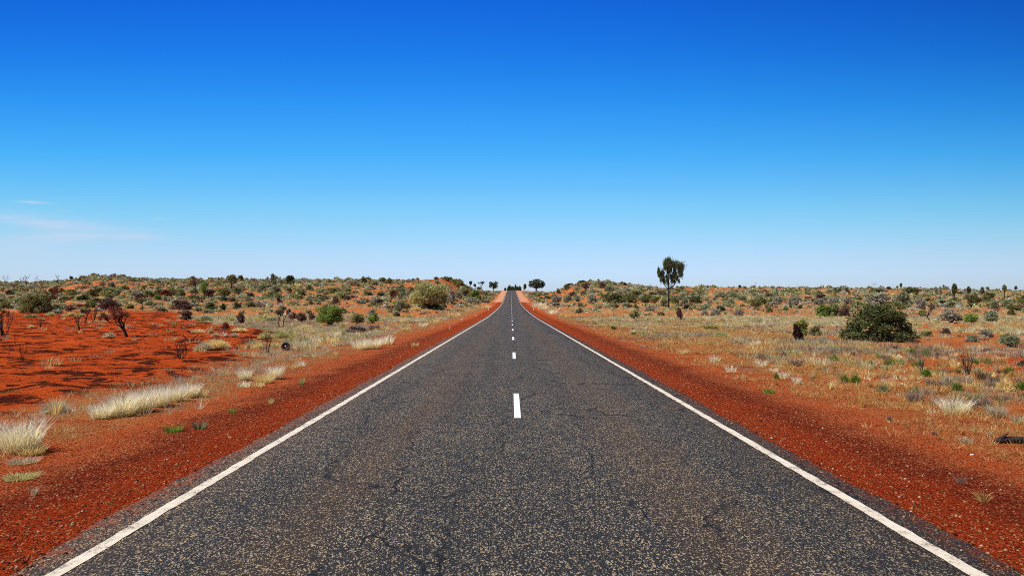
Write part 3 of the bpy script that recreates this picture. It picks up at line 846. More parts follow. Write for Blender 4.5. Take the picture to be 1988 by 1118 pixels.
# desert oaks and small trees on the right skyline
lollipop(1853, 588, 12, 36, 'dark', 'slender black-trunked oak with narrow dark crown, tallest tree near the right edge', crown=0.52, nleaf=700)
LM.append((1853, 570, 'the slender oak at right'))
lollipop(1817, 582, 9, 25, 'greygreen', 'thin grey-crowned sapling left of the slender dark oak', crown=0.45)
lollipop(1826, 579, 7, 22, 'greygreen', 'thinner grey-crowned sapling next to the slender dark oak', crown=0.35)
lollipop(1881, 574, 11, 18, 'dark', 'dark short oak with double crown, right of the slender oak', crown=0.7)
lollipop(1907, 574, 11, 17, 'darkolive', 'short rounded oak on the dune between two taller oaks at right', crown=0.7)
lollipop(1950, 581, 12, 28, 'darkolive', 'tall loose-crowned oak on the skyline near the right edge', crown=0.45)
lollipop(1972, 565, 8, 10, 'dark', 'small round-topped oak on the skyline close to the right frame edge', crown=0.8)
lollipop(1917, 563, 10, 8, 'greygreen', 'flat little grey tree on the right skyline', crown=0.8)
lollipop(1749, 562, 7, 12, 'dark', 'little dark leaning tree alone on the right-hand skyline', crown=0.6)
lollipop(1742, 561, 7, 8, 'greygreen', 'little pale tree touching the dark leaning one on the skyline', crown=0.6)
lollipop(1725, 561, 12, 7, 'darkolive', 'tiny flat-topped tree on the skyline above the grey shrubs', crown=0.9)
deadtree(1697, 561, 12, 13, 'tiny forked dead tree on the skyline above the biggest bush', seed=1)
deadtree(1466, 559, 8, 13, 'tiny dead tree on the red dune skyline right of the lone oak', seed=0)
deadtree(1548, 558, 3, 10, 'thin black snag on the red dune skyline', seed=2, mat='char')
lollipop(1436, 560, 8, 7, 'dark', 'tiny round tree on the red dune skyline near the lone oak', crown=0.8)
# dead and living trees on the left
for a in [(7, 564, 20, 33, 'dead tree with spreading twigs at the very left frame edge', 0), (37, 560, 14, 24, 'pale thin dead tree with a flat top near the left edge', 1),
          (52, 568, 20, 36, 'tall dark dead tree with dense twiggy crown at left', 2), (67, 570, 18, 36, 'twiggy brown dead tree just right of the tall dark one', 0),
          (78, 568, 10, 26, 'short bare trunk standing among the dead trees at left', 1), (110, 560, 14, 28, 'bare dead tree standing alone before the left skyline', 2),
          (153, 556, 10, 25, 'faint thin dead tree left of the red hilltop', 1), (161, 566, 16, 34, 'dead tree with dark tangled crown beside the red hilltop', 0),
          (260, 568, 12, 24, 'leafless dead tree on the slope right of the red hilltop', 2), (239, 570, 8, 20, 'bare black snag on the slope below the red hilltop', 1)]:
    deadtree(a[0], a[1], a[2], a[3], a[4], seed=a[5], mat='char' if a[0] in (52, 239, 161) else 'dead')
burnt(381, 577, 18, 40, 'purple', 'tall thin blackened tree on the left slope, darker than its neighbours', seed=1, crown=0.5, dens=0.7, cat='burnt tree')
tree(396, 583, 16, 37, [(0, .70, .40, .20), (.1, .85, .3, .13), (-.15, .5, .3, .15), (.1, .38, .25, .12)], 'green', 'narrow green tree on a thin trunk at the foot of the left slope', nleaf=1000, leaf=0.07, seed=31, trunk_r=0.06)
LM.append((396, 570, 'the narrow green tree'))
tree(449, 563, 24, 31, [(-.25, .75, .22, .18), (.1, .85, .25, .14), (.3, .7, .2, .16), (-.05, .6, .22, .15), (.2, .5, .2, .12)], 'olive', 'spreading grey-green tree breaking the left skyline', nleaf=900, leaf=0.06, seed=32, trunk_r=0.05)
LM.append((449, 550, 'the spreading tree on the left skyline'))
tree(531, 558, 15, 27, [(-.1, .85, .3, .13), (.2, .72, .25, .14), (-.2, .6, .25, .15), (.1, .4, .3, .2)], 'greygreen', 'loose grey tree on the dune left of the dark round bush', nleaf=700, leaf=0.08, seed=33)
bush(564, 552, 21, 18, 'dark', 'dome', 'solid dark green bush on the crest of the left dune')
LM.append((564, 545, 'the dark bush on the left dune crest'))
lollipop(468, 548, 12, 14, 'darkolive', 'small flat tree on the left skyline beside the spreading tree', crown=0.6)
lollipop(137, 544, 9, 10, 'darkolive', 'small leaning tree on the skyline left of the red hilltop', crown=0.6)
deadtree(554, 575, 6, 24, 'leaning bare stick below the dark bush on the left dune', seed=2)
# charred remains in the burnt patch
b = MB(); R_ = random.Random(4)
for (pts, r) in [([(0, 0, -.05), (-.12, 0, .25), (-.10, .02, .55), (-.28, 0, .74), (-.20, 0, .93), (-.1, 0, 1.0)], .06), ([(.02, 0, -.05), (.10, .03, .3), (.26, 0, .55), (.22, 0, .8), (.30, 0, .97)], .055), ([(-.1, .02, .5), (.02, 0, .66), (.05, 0, .88)], .04), ([(.24, 0, .52), (.42, 0, .60), (.46, 0, .72)], .03)]:
    b.tube(pts, [r * (1 - 0.6 * i / (len(pts) - 1)) for i in range(len(pts))], 6)
o = at(obj('burnt_stump', b.mesh('burnt_stump', M_CHAR)), 520, 689, 18, 47, 0.0, 0.6); tag(o, 'forked black burnt stump standing on red sand left of the round black disc', 'burnt stump')
LM.append((520, 675, 'the forked black stump'))
b = MB()
for (pts, r) in [([(-.05, 0, -.05), (-.32, 0, .3), (-.35, .05, .7), (-.2, 0, .95), (.1, 0, .92)], .05), ([(.05, 0, -.05), (.34, .04, .3), (.36, 0, .62), (.2, 0, .9), (-.1, 0, 1.0)], .05), ([(0, 0, -.05), (-.12, 0, .35), (-.1, 0, .8)], .03), ([(.02, 0, -.05), (.18, 0, .35), (.22, 0, .7)], .03), ([(-.35, 0, .68), (-.5, 0, .62), (-.46, 0, .85)], .03), ([(.36, 0, .6), (.5, 0, .42)], .02)]:
    b.tube(pts, [r * (1 - 0.6 * i / (len(pts) - 1)) for i in range(len(pts))], 5)
for q in range(16):
    x0 = R_.uniform(-.34, .34); z0 = R_.uniform(.35, .9); e = 1 if x0 > 0 else -1
    b.tube([(x0 * .9, R_.uniform(-.1, .1), z0 - .2), (x0, R_.uniform(-.15, .15), z0), (x0 + R_.uniform(-.2, .22) * e, R_.uniform(-.2, .2), z0 + R_.uniform(.05, .3))], [.022, .016, .007], 4)
o = at(obj('burnt_shrub', b.mesh('burnt_shrub', M_CHAR)), 352, 697, 26, 36, 0.0, 0.6); tag(o, 'black skeleton of a burnt shrub with arching limbs beside a fallen branch', 'burnt shrub')
LM.append((352, 680, 'the arching black skeleton shrub'))
b = MB()
b.tube([(-.5, 0, .12), (-.2, .03, .22), (.1, 0, .3), (.5, 0, .55)], [.05, .045, .035, .02], 6); b.tube([(-.2, .03, .22), (-.38, 0, .6), (-.42, 0, 1.0)], [.035, .03, .012], 5); b.tube([(.05, 0, .28), (.3, 0, .8), (.25, .05, 1.0)], [.03, .02, .01], 5); b.tube([(.1, 0, .3), (.3, .1, .1), (.48, .15, .02)], [.03, .02, .01], 5)
o = at(obj('fallen_branch', b.mesh('fallen_branch', M_CHAR)), 372, 664, 42, 18, 0.0, 0.7); tag(o, 'black fallen branch with upturned twigs lying on the burnt red sand', 'branch')
for (px, py, w, h) in [(45, 700, 16, 32), (18, 688, 14, 22), (228, 733, 12, 22), (80, 636, 20, 24), (10, 655, 26, 52), (154, 642, 26, 34), (180, 627, 20, 30), (150, 655, 8, 12), (30, 668, 10, 22)]:
    dead(px, py, w, h, 'char', nst=4, depth=2 if h < 30 else 3, spread=0.5, r=0.02 if h < 30 else 0.03)
burnt(165, 627, 22, 26, 'purple', None, seed=0, crown=0.6); burnt(4, 652, 30, 50, 'rust', 'half-visible burnt rusty shrub cut off by the left frame edge', seed=2, crown=0.7)
burnt(276, 603, 24, 32, 'purple', None, seed=0, crown=0.6)
bush(468, 632, 15, 25, 'purple', 'vase'); dead(468, 632, 16, 26, 'char')
bush(437, 640, 17, 15, 'rust', 'dome'); bush(360, 621, 28, 17, 'purple', 'dome'); bush(350, 602, 40, 20, 'purple', 'dome'); bush(209, 601, 46, 22, 'purple', 'dome')
dead(209, 601, 40, 26, 'char'); bush(137, 574, 28, 13, 'olive', 'ball'); bush(179, 577, 26, 16, 'darkolive', 'ball'); bush(12, 600, 26, 16, 'olive')
bush(350, 576, 22, 15, 'olive'); bush(334, 574, 18, 14, 'olive'); bush(408, 577, 24, 16, 'purple'); bush(435, 575, 30, 17, 'olive'); bush(461, 571, 16, 13, 'darkolive')
bush(508, 563, 22, 12, 'greygreen', 'ball'); bush(534, 566, 20, 12, 'greygreen', 'ball'); bush(561, 566, 13, 10, 'olive'); bush(434, 586, 14, 9, 'dark'); bush(451, 586, 15, 8, 'purple'); bush(482, 585, 19, 9, 'greygreen', 'low')
bush(542, 590, 13, 14, 'purple'); bush(409, 602, 23, 15, 'darkolive'); bush(460, 601, 16, 15, 'darkolive'); bush(433, 604, 11, 15, 'dark', 'vase'); bush(585, 627, 21, 20, 'purple', 'vase'); bush(568, 622, 16, 16, 'purple', 'vase')
bush(604, 622, 14, 16, 'purple'); bush(603, 592, 10, 9, 'purple'); bush(650, 591, 14, 15, 'purple'); bush(622, 585, 26, 9, 'greygreen', 'low'); bush(600, 563, 15, 11, 'greygreen', 'ball'); bush(587, 574, 16, 10, 'darkolive')
bush(776, 607, 25, 26, 'greygreen', 'vase', 'compact grey-green shrub on a dark stem in front of the large yellow-green bush', var=2)
burnt(757, 588, 30, 24, 'rust', 'rust-brown twiggy shrub left of the large yellow-green bush', seed=1, crown=0.75, dens=1.2, name='shrub', cat='shrub')
bush(877, 591, 18, 30, 'grey', 'vase'); bush(891, 580, 15, 14, 'greygreen', 'ball'); bush(903, 575, 20, 15, 'olive', 'ball'); bush(922, 582, 27, 19, 'green', 'dome'); bush(914, 587, 40, 10, 'grey', 'low'); bush(920, 577, 16, 10, 'greygreen')
bush(943, 574, 15, 9, 'greygreen', 'ball'); bush(887, 555, 30, 14, 'olive'); bush(868, 545, 26, 8, 'olive'); bush(846, 543, 12, 6, 'dark'); bush(780, 561, 10, 9, 'olive', 'ball'); bush(755, 552, 12, 12, 'darkolive'); bush(743, 549, 14, 10, 'darkolive')
bush(706, 550, 14, 13, 'olive'); bush(728, 554, 14, 8, 'olive'); bush(695, 631, 32, 23, 'olive', 'vase'); bush(724, 628, 22, 21, 'green', 'vase'); bush(722, 611, 24, 11, 'grey', 'low'); bush(690, 646, 50, 14, 'purplegrey', 'low'); bush(724, 641, 28, 12, 'purplegrey', 'low')
bush(714, 574, 20, 10, 'olive'); bush(738, 576, 16, 8, 'dark'); bush(800, 571, 18, 12, 'purple'); bush(700, 590, 22, 9, 'grey', 'low'); bush(674, 583, 18, 9, 'purple'); bush(930, 560, 14, 8, 'darkolive')
bush(289, 576, 24, 12, 'olive'); bush(308, 573, 20, 12, 'darkolive'); bush(306, 583, 16, 11, 'green', 'ball'); bush(322, 575, 22, 13, 'rust'); bush(216, 556, 16, 9, 'grey', 'ball'); bush(100, 583, 22, 9, 'rust')
# right side shrubs
bush(1195, 589, 40, 20, 'darkolive'); bush(1222, 588, 34, 19, 'olive'); bush(1180, 586, 20, 16, 'darkolive'); bush(1252, 591, 20, 18, 'darkolive', 'vase'); bush(1271, 590, 20, 17, 'olive', 'vase'); bush(1290, 596, 18, 16, 'greygreen'); bush(1311, 590, 16, 14, 'olive')
bush(1182, 566, 20, 11, 'greygreen', 'ball'); bush(1080, 589, 22, 16, 'grey', 'vase'); bush(1102, 587, 20, 14, 'greygreen'); bush(1120, 587, 14, 14, 'greygreen', 'vase'); bush(1062, 582, 22, 9, 'olive', 'low'); bush(1150, 588, 20, 12, 'grey'); bush(1046, 575, 14, 6, 'green', 'low')
bush(1136, 562, 16, 13, 'purple', 'vase'); bush(1169, 560, 14, 12, 'purple'); bush(1105, 553, 24, 7, 'darkolive'); bush(1130, 548, 18, 6, 'darkolive'); bush(1213, 554, 10, 6, 'darkolive'); bush(1085, 571, 10, 9, 'darkolive'); bush(1100, 563, 18, 8, 'darkolive')
bush(1231, 619, 21, 17, 'olive', 'vase', 'small dark green shrub on the pale grass below the lone oak'); bush(1195, 598, 12, 10, 'darkolive'); bush(1235, 600, 10, 10, 'darkolive'); bush(1329, 590, 18, 13, 'greygreen'); bush(1350, 589, 27, 15, 'darkolive', 'ball')
bush(1466, 597, 33, 18, 'olive', 'vase'); bush(1400, 578, 26, 10, 'greygreen', 'low'); bush(1424, 578, 26, 10, 'greygreen', 'low'); bush(1440, 584, 22, 10, 'greygreen'); bush(1435, 614, 20, 12, 'purplegrey'); bush(1388, 613, 24, 14, 'grey'); bush(1367, 612, 17, 10, 'grey')
for i, (px, py, w, h) in enumerate([(1508, 592, 23, 16), (1538, 593, 27, 17), (1590, 593, 24, 14), (1617, 590, 24, 13), (1645, 591, 20, 13)]):
    bush(px, py, w, h, 'grey', 'ball', ['silver-grey ball-shaped shrub, first from the left in a row of five', 'widest silver-grey ball-shaped shrub, second in a row of five', 'silver-grey ball-shaped shrub, third in a row of five',
         'silver-grey ball-shaped shrub, fourth in a row of five', 'silver-grey ball-shaped shrub, last on the right in a row of five'][i], 'row of ball-shaped grey shrubs')
bush(1493, 606, 17, 10, 'olive'); bush(1526, 605, 12, 10, 'green', 'ball'); bush(1600, 616, 34, 25, 'green', 'dome'); bush(1620, 616, 28, 26, 'olive'); bush(1640, 617, 26, 20, 'purple'); bush(1319, 623, 12, 26, 'purple', 'vase'); bush(1582, 651, 26, 19, 'olive'); bush(1554, 600, 10, 9, 'dark'); bush(1535, 598, 6, 6, 'dark')
bush(1706, 594, 46, 24, 'grey'); bush(1750, 597, 40, 30, 'greygreen', 'dome'); bush(1745, 601, 26, 16, 'olive'); bush(1785, 600, 26, 22, 'grey'); bush(1791, 617, 18, 15, 'olive', 'vase'); bush(1846, 628, 46, 27, 'grey', 'vase'); bush(1884, 630, 27, 21, 'green', 'vase', 'bright green leafy shrub between two grey shrubs at right')
bush(1925, 628, 27, 26, 'greygreen', 'vase'); bush(1963, 612, 15, 11, 'darkolive'); bush(1930, 601, 20, 17, 'greygreen', 'ball'); bush(1955, 593, 23, 11, 'greygreen', 'ball'); bush(1889, 591, 27, 20, 'darkolive', 'vase'); bush(1915, 588, 22, 16, 'olive'); bush(1768, 571, 34, 14, 'darkolive', 'ball'); bush(1984, 592, 18, 12, 'olive')
burnt(1806, 625, 30, 34, 'purple', 'leaning dead little tree with pinkish-brown twigs among grey shrubs', seed=3, crown=0.5, dens=0.5, name='dead_tree', cat='dead tree', mat=M_DEAD)
bush(1959, 674, 36, 26, 'greygreen', 'vase', 'dense grey-green shrub on the grass at the right edge'); bush(1886, 663, 26, 14, 'greygreen'); bush(1915, 655, 30, 16, 'grey'); bush(1836, 648, 20, 12, 'purple', 'low'); bush(1800, 652, 30, 10, 'olive', 'low')
# low dry things on the red sand, right
dead(1877, 732, 32, 50, 'char', 'tallest twisted dark dead shrub on the red sand at right', nst=6, seed=0, r=0.035); dead(1790, 726, 26, 36, 'dead', 'reddish leafless shrub left of the twisted dark dead one', nst=5, seed=1)
LM.append((1877, 715, 'the twisted dark dead shrub'))
f, s = proto(('bush', 'vase', 'mid', 1), lambda: bush_meshes('vase', 'mid', 1))
G = 'tussocks scattered over the right-hand sand'
tuft(1855, 803, 66, 46, 'white', 'tall', 'largest pale straw tussock on the red sand at right, green shoots within'); LM.append((1855, 785, 'the largest pale tussock at right'))
bush(1855, 801, 22, 16, 'bright', 'low', 'green shoots in front of the largest pale tussock at right')
for a in [(1935, 810, 42, 32, 'greystraw', 'tall'), (1906, 787, 38, 20, 'purplegrey', 'low'), (1953, 776, 14, 14, 'purplegrey', 'low'), (1985, 772, 16, 14, 'purple', 'low'), (1858, 759, 26, 22, 'green', 'spin'), (1812, 729, 28, 22, 'green', 'tall'),
          (1931, 745, 28, 22, 'purplegrey', 'low'), (1975, 820, 34, 26, 'greystraw', 'tall'), (1725, 709, 16, 22, 'green', 'tall'), (1690, 709, 14, 14, 'bright', 'spin'), (1661, 743, 26, 22, 'green', 'spin'), (1673, 790, 38, 52, 'tan', 'wisp'), (1714, 761, 30, 18, 'greygreen', 'spin'),
          (1745, 697, 15, 12, 'white', 'spin'), (1776, 780, 34, 26, 'purplegrey', 'low'), (1817, 750, 40, 18, 'purplegrey', 'low'), (1733, 748, 8, 16, 'straw', 'wisp'), (1872, 745, 34, 22, 'greystraw', 'low'), (1780, 762, 22, 24, 'green', 'wisp'), (1665, 712, 28, 30, 'greystraw', 'wisp'), (1960, 725, 30, 16, 'green', 'spin'),
          (1387, 704, 26, 22, 'white', 'tall'), (1419, 723, 28, 22, 'white', 'tall'), (1443, 737, 18, 18, 'straw', 'wisp'), (1478, 713, 28, 22, 'white', 'tall'), (1502, 722, 20, 12, 'white', 'tall'), (1522, 735, 26, 22, 'white', 'tall'), (1548, 745, 26, 24, 'white', 'tall'), (1507, 736, 13, 16, 'green', 'spin'),
          (1545, 711, 34, 26, 'purplegrey', 'tall'), (1493, 764, 24, 14, 'bright', 'low'), (1603, 726, 26, 24, 'greystraw', 'wisp'), (1618, 700, 24, 16, 'green', 'spin'), (1640, 742, 24, 18, 'green', 'spin'), (1540, 690, 40, 14, 'paleolive', 'low'), (1610, 757, 34, 24, 'straw', 'wisp'), (1575, 740, 16, 22, 'greystraw', 'wisp'),
          (1230, 790 - 140, 14, 10, 'green', 'low'), (1400, 655, 40, 14, 'paleolive', 'spin'), (1430, 668, 30, 16, 'greystraw', 'low'), (1465, 672, 26, 18, 'white', 'tall'), (1380, 640, 30, 12, 'green', 'low'), (1340, 655, 20, 12, 'greystraw', 'tall'), (1191, 639, 14, 8, 'darkolive', 'spin'), (1229, 648, 12, 14, 'white', 'tall'), (1250, 640, 16, 10, 'white', 'tall'),
          (1290, 670, 26, 20, 'straw', 'tall'), (1325, 688, 24, 14, 'straw', 'tall'), (1070, 610, 26, 12, 'white', 'low'), (1045, 597, 32, 14, 'white', 'low'), (1055, 601, 24, 10, 'white', 'low'), (1095, 617, 24, 10, 'straw', 'low'), (1815, 845, 14, 12, 'purplegrey', 'spin'), (1875, 860, 26, 16, 'greystraw', 'low'), (1920, 850, 18, 18, 'greystraw', 'wisp'), (1727, 818, 16, 14, 'purplegrey', 'spin'), (1866, 942, 40, 26, 'purplegrey', 'wisp'), (1910, 975, 60, 34, 'tan', 'wisp')]:
    tuft(*a)
# left verge and plain tussocks
tuft(40, 878, 96, 92, 'white', 'tall', 'tall pale tussock cut by the left frame edge, nearest grass clump'); LM.append((40, 850, 'the tall pale tussock at the left edge'))
tuft(2, 872, 56, 62, 'white', 'tall', 'smaller pale tussock hidden behind the tall one at the left frame edge'); tuft(60, 882, 60, 26, 'straw', 'low', 'short flattened straw at the foot of the tall pale tussock at left')
tuft(108, 806, 66, 48, 'straw', 'wisp', 'thin straw stalks rising from the grey dried hummock at left'); tuft(108, 803, 66, 27, 'greystraw', 'spin', 'grey dried-out hummock with thin stalks rising from it at left'); LM.append((108, 790, 'the grey dried hummock'))
tuft(196, 812, 56, 44, 'white', 'tall', 'left end clump in the long bank of whitish tussocks'); tuft(236, 806, 72, 62, 'white', 'tall', 'widest whitish tussock in the long bank left of the road'); tuft(272, 800, 66, 64, 'white', 'tall', 'bright whitish tussock in the middle of the long bank left of the road')
LM.append((250, 780, 'the long bank of whitish tussocks'))
tuft(306, 789, 60, 54, 'white', 'tall', 'whitish tussock right of centre in the long bank left of the road'); tuft(338, 779, 52, 46, 'white', 'tall', 'thinner whitish tussock near the right end of the long bank'); tuft(368, 772, 48, 42, 'white', 'tall', 'last whitish tussock at the right end of the long bank'); tuft(395, 770, 44, 24, 'straw', 'wisp', 'sparse straw beyond the right end of the whitish bank')
tuft(474, 738, 34, 34, 'white', 'tall', 'spiky whitish tussock below the forked black stump, left of its twin'); tuft(533, 736, 40, 40, 'white', 'tall', 'taller spiky whitish tussock below the forked black stump, right of its twin'); tuft(512, 744, 48, 26, 'straw', 'tall', 'low straw tussock between the two spiky whitish ones'); tuft(473, 752, 30, 16, 'white', 'low'); tuft(500, 752, 30, 14, 'straw', 'low')
LM.append((510, 740, 'the twin spiky whitish tussocks'))
tuft(586, 747, 14, 24, 'paleolive', 'tall', 'thin upright pale tuft alone on the gravel verge left of the road'); tuft(526, 784, 15, 19, 'straw', 'tall', 'small straw tuft alone on the orange verge below the twin tussocks')
tuft(338, 838, 38, 18, 'bright', 'low', 'small bright green grass patch on the orange verge at left'); tuft(388, 833, 34, 26, 'greygreen', 'tall', 'greyish green tuft beside the bright green grass patch'); tuft(452, 803, 18, 16, 'bright', 'tall', 'little green tuft higher up the verge at left'); tuft(66, 965, 30, 24, 'greystraw', 'wisp', 'small dry wisp on the gravel near the bottom left')
tuft(40, 930, 70, 14, 'paleolive', 'low', 'flat olive grass strip on the orange sand near the left edge'); tuft(45, 900, 60, 14, 'greystraw', 'low', 'flat dry grass strip under the tall pale tussock at left')
tuft(722, 677, 48, 32, 'white', 'tall', 'bright white tussock on the verge between green shrubs and the road'); tuft(700, 678, 44, 28, 'white', 'tall', 'white tussock joined to the left of the bright verge one'); tuft(748, 668, 36, 22, 'white', 'low', 'white straw patch joined to the right of the bright verge tussock'); LM.append((722, 665, 'the bright white verge tussock'))
tuft(418, 678, 68, 24, 'straw', 'spin', 'large straw hummock with grey dead centre on the burnt sand'); LM.append((415, 670, 'the large straw hummock')); tuft(395, 680, 42, 18, 'greystraw', 'spin', 'grey dead side of the large straw hummock on burnt sand')
for a in [(499, 676, 32, 13, 'straw', 'spin'), (482, 676, 10, 9, 'purplegrey', 'spin'), (533, 674, 14, 12, 'straw', 'low'), (465, 644, 38, 10, 'straw', 'spin'), (515, 657, 34, 16, 'paleolive', 'spin'), (545, 657, 40, 20, 'paleolive', 'spin'), (570, 656, 30, 18, 'paleolive', 'spin'), (592, 660, 26, 20, 'paleolive', 'tall'), (612, 667, 34, 14, 'white', 'low'),
          (640, 668, 36, 20, 'straw', 'low'), (650, 655, 28, 22, 'white', 'tall'), (662, 652, 26, 18, 'paleolive', 'spin'), (418, 653, 22, 8, 'greystraw', 'spin'), (408, 646, 16, 9, 'paleolive', 'spin'), (455, 653, 24, 9, 'greystraw', 'spin'), (385, 646, 30, 10, 'straw', 'low'), (212, 656, 28, 13, 'greystraw', 'spin'), (60, 637, 15, 9, 'straw', 'spin'), (155, 646, 11, 6, 'straw', 'spin'), (200, 626, 14, 7, 'straw', 'low'),
          (135, 614, 30, 10, 'paleolive', 'spin'), (155, 614, 26, 9, 'paleolive', 'spin'), (200, 614, 30, 11, 'paleolive', 'spin'), (98, 613, 22, 10, 'paleolive', 'spin'), (60, 616, 34, 8, 'greygreen', 'spin'), (445, 625, 34, 15, 'paleolive', 'spin'), (400, 624, 30, 14, 'greygreen', 'spin'), (510, 624, 36, 18, 'paleolive', 'spin'), (530, 626, 26, 12, 'greygreen', 'spin'), (590, 638, 40, 9, 'straw', 'spin'),
          (755, 620, 22, 12, 'paleolive', 'spin'), (795, 618, 24, 10, 'paleolive', 'spin'), (808, 602, 24, 8, 'straw', 'spin'), (665, 636, 20, 12, 'paleolive', 'spin'), (820, 634, 24, 12, 'white', 'tall'), (785, 642, 26, 12, 'straw', 'tall'), (842, 628, 22, 12, 'straw', 'tall'), (873, 640, 6, 8, 'white', 'wisp'), (924, 615, 5, 7, 'white', 'wisp'), (896, 622, 5, 6, 'white', 'wisp'), (940, 599, 28, 9, 'straw', 'low'), (880, 614, 30, 9, 'straw', 'low'),
          (806, 672, 18, 10, 'straw', 'low'), (632, 686, 22, 14, 'greystraw', 'wisp'), (610, 696, 20, 14, 'straw', 'wisp'), (585, 712, 22, 18, 'white', 'tall'), (570, 716, 16, 12, 'straw', 'low'), (650, 690, 16, 10, 'straw', 'low')]:
    tuft(*a)

# ------------------------------------------------------------------ roadside things
m = NT('white_post_plastic'); n1 = m.noise(m.pos(), 12, 4); m.put(m.b.inputs['Base Color'], m.mix(m.rng(n1, .4, .7), (0.88, 0.87, 0.83), (0.70, 0.60, 0.52))); m.b.inputs['Roughness'].default_value = 0.45; M_POST = m.m
m = NT('red_reflector'); m.b.inputs['Base Color'].default_value = (0.5, 0.02, 0.02, 1); m.b.inputs['Roughness'].default_value = 0.25; M_REF = m.m
import bmesh
def box_mesh(name, sx, sy, sz, mat, z0=0.0, bev=0.006, taper=1.0, y0=0.0):
    bm = bmesh.new(); bmesh.ops.create_cube(bm, size=1)
    for v in bm.verts:
        t = taper if v.co.z > 0 else 1
        v.co = Vector((v.co.x * sx * t, v.co.y * sy + y0, (v.co.z + 0.5) * sz + z0))
    bmesh.ops.bevel(bm, geom=bm.edges[:], offset=bev, segments=2, affect='EDGES')
    me = bpy.data.meshes.new(name); bm.to_mesh(me); bm.free(); me.materials.append(mat); return me
pm = box_mesh('post', 0.13, 0.035, 1.08, M_POST, -0.1, 0.012, 0.9); rm = box_mesh('reflector', 0.07, 0.008, 0.16, M_REF, 0.76, 0.003, 1, -0.022)
for i, (x, D, lab) in enumerate([(-4.75, 152, 'white guide post on the left shoulder, nearer of the two left posts'), (4.45, 148, 'white guide post on the right shoulder, nearest of the right-hand posts'),
                             (-5.2, 292, 'small white guide post farther up the left side of the road'), (5.3, 290, 'small white guide post on the pale right shoulder, second on that side'), (5.9, 430, 'tiny white guide post near the road crest on the right')]):
    r = obj('guide_post', None); obj('post', pm, r); obj('reflector', rm, r)
    r.location = (x, D, float(terrain(x, D))); tag(r, lab, 'guide post', 'guide posts along the road')

def lathe(prof, k=36):
    V = []; F = []
    for (r, y) in prof:
        for j in range(k):
            t = 2 * math.pi * j / k; V.append((r * math.cos(t), y, r * math.sin(t)))
    for i in range(len(prof) - 1):
        for j in range(k): F.append((i * k + j, i * k + (j + 1) % k, (i + 1) * k + (j + 1) % k, (i + 1) * k + j))
    return V, F
m = NT('black_rubber'); n1 = m.noise(m.pos(), 20, 4); m.put(m.b.inputs['Base Color'], m.mix(n1, (0.010, 0.010, 0.011), (0.03, 0.022, 0.02))); m.b.inputs['Roughness'].default_value = 0.7; M_RUB = m.m
x, D, z = place(554.5, 680); R0 = 8.2 * D / FPX
wh = obj('wheel', None); wh.location = (x, D, z + R0 * 0.97); wh.rotation_euler = (math.radians(-6), 0, 0.1)
b = MB(); b.add(*lathe([(R0 * .50, -.02), (R0 * .55, -.045), (R0 * .85, -.06), (R0 * .97, -.045), (R0, 0), (R0 * .97, .045), (R0 * .85, .06), (R0 * .55, .045), (R0 * .5, .02), (R0 * .5, -.02)])); obj('tyre', b.mesh('tyre', M_RUB), wh)
b = MB(); b.add(*lathe([(0.001, -.012), (R0 * .3, -.015), (R0 * .52, -.025), (R0 * .52, .02), (.001, .02)])); obj('rim', b.mesh('rim', M_RUB), wh)
b = MB(); b.add(*lathe([(0.001, -.05), (R0 * .13, -.048), (R0 * .17, -.03), (R0 * .17, -.012), (.001, -.012)])); obj('hub', b.mesh('hub', M_POST), wh)
tag(wh, 'round black wheel with a small white hub standing on edge on the red sand', 'wheel')
# charred log cut by the right edge
x, D, z = place(1962, 862); mp_ = D / FPX
b = MB(); L = 95 * mp_
b.tube([(-.33 * L, .02, .03), (-.25 * L, 0, .045), (0, .02, .05), (.3 * L, .0, .05), (.75 * L, .03, .04)], [.008, .034, .042, .038, .03], 8); b.tube([(-.20 * L, 0, .06), (-.14 * L, -.01, .10), (-.04 * L, -.01, .145)], [.03, .018, .004], 6); b.tube([(.2 * L, 0, .03), (.1 * L, -.08, .02)], [.02, .006], 5)
o = obj('charred_log', b.mesh('charred_log', M_CHAR)); o.location = (x, D, z); tag(o, 'charred black log with a pointed broken end, cut by the right frame edge', 'log')
b = MB(); b.tube([(-.12, 0, .03), (-.04, .01, .035), (.04, 0, .045), (.13, .02, .03)], [.008, .016, .014, .005], 5); b.tube([(.0, 0, .035), (.05, -.03, .06)], [.01, .003], 4)
m = NT('white_plastic'); m.b.inputs['Base Color'].default_value = (0.85, 0.84, 0.82, 1); M_WH = m.m
x, D, z = place(341, 774); o = obj('bleached_stick', b.mesh('bleached_stick', M_WH)); o.location = (x, D, z); tag(o, 'small bleached white stick at the foot of the whitish tussock bank', 'stick')
def stone_mesh(name, seed, mat, flat=0.6):
    R = rs(seed); bm = bmesh.new(); bmesh.ops.create_icosphere(bm, subdivisions=2, radius=0.5)
    for v in bm.verts: v.co = v.co * (0.8 + 0.35 * R.rand()); v.co.z *= flat
    me = bpy.data.meshes.new(name); bm.to_mesh(me); bm.free(); me.materials.append(mat); return me
x, D, z = place(1752, 747); o = obj('stone', stone_mesh('stone', 3, M_WH)); o.location = (x, D, z + .02); o.scale = (.09, .08, .07); tag(o, 'small white stone on the red sand left of the largest pale tussock', 'stone')
x, D, z = place(1887, 885); o = obj('stone', stone_mesh('stone', 5, M_WH)); o.location = (x, D, z + .01); o.scale = (.05, .04, .03); tag(o, 'tiny white stone on the grassy verge below the charred log', 'stone')

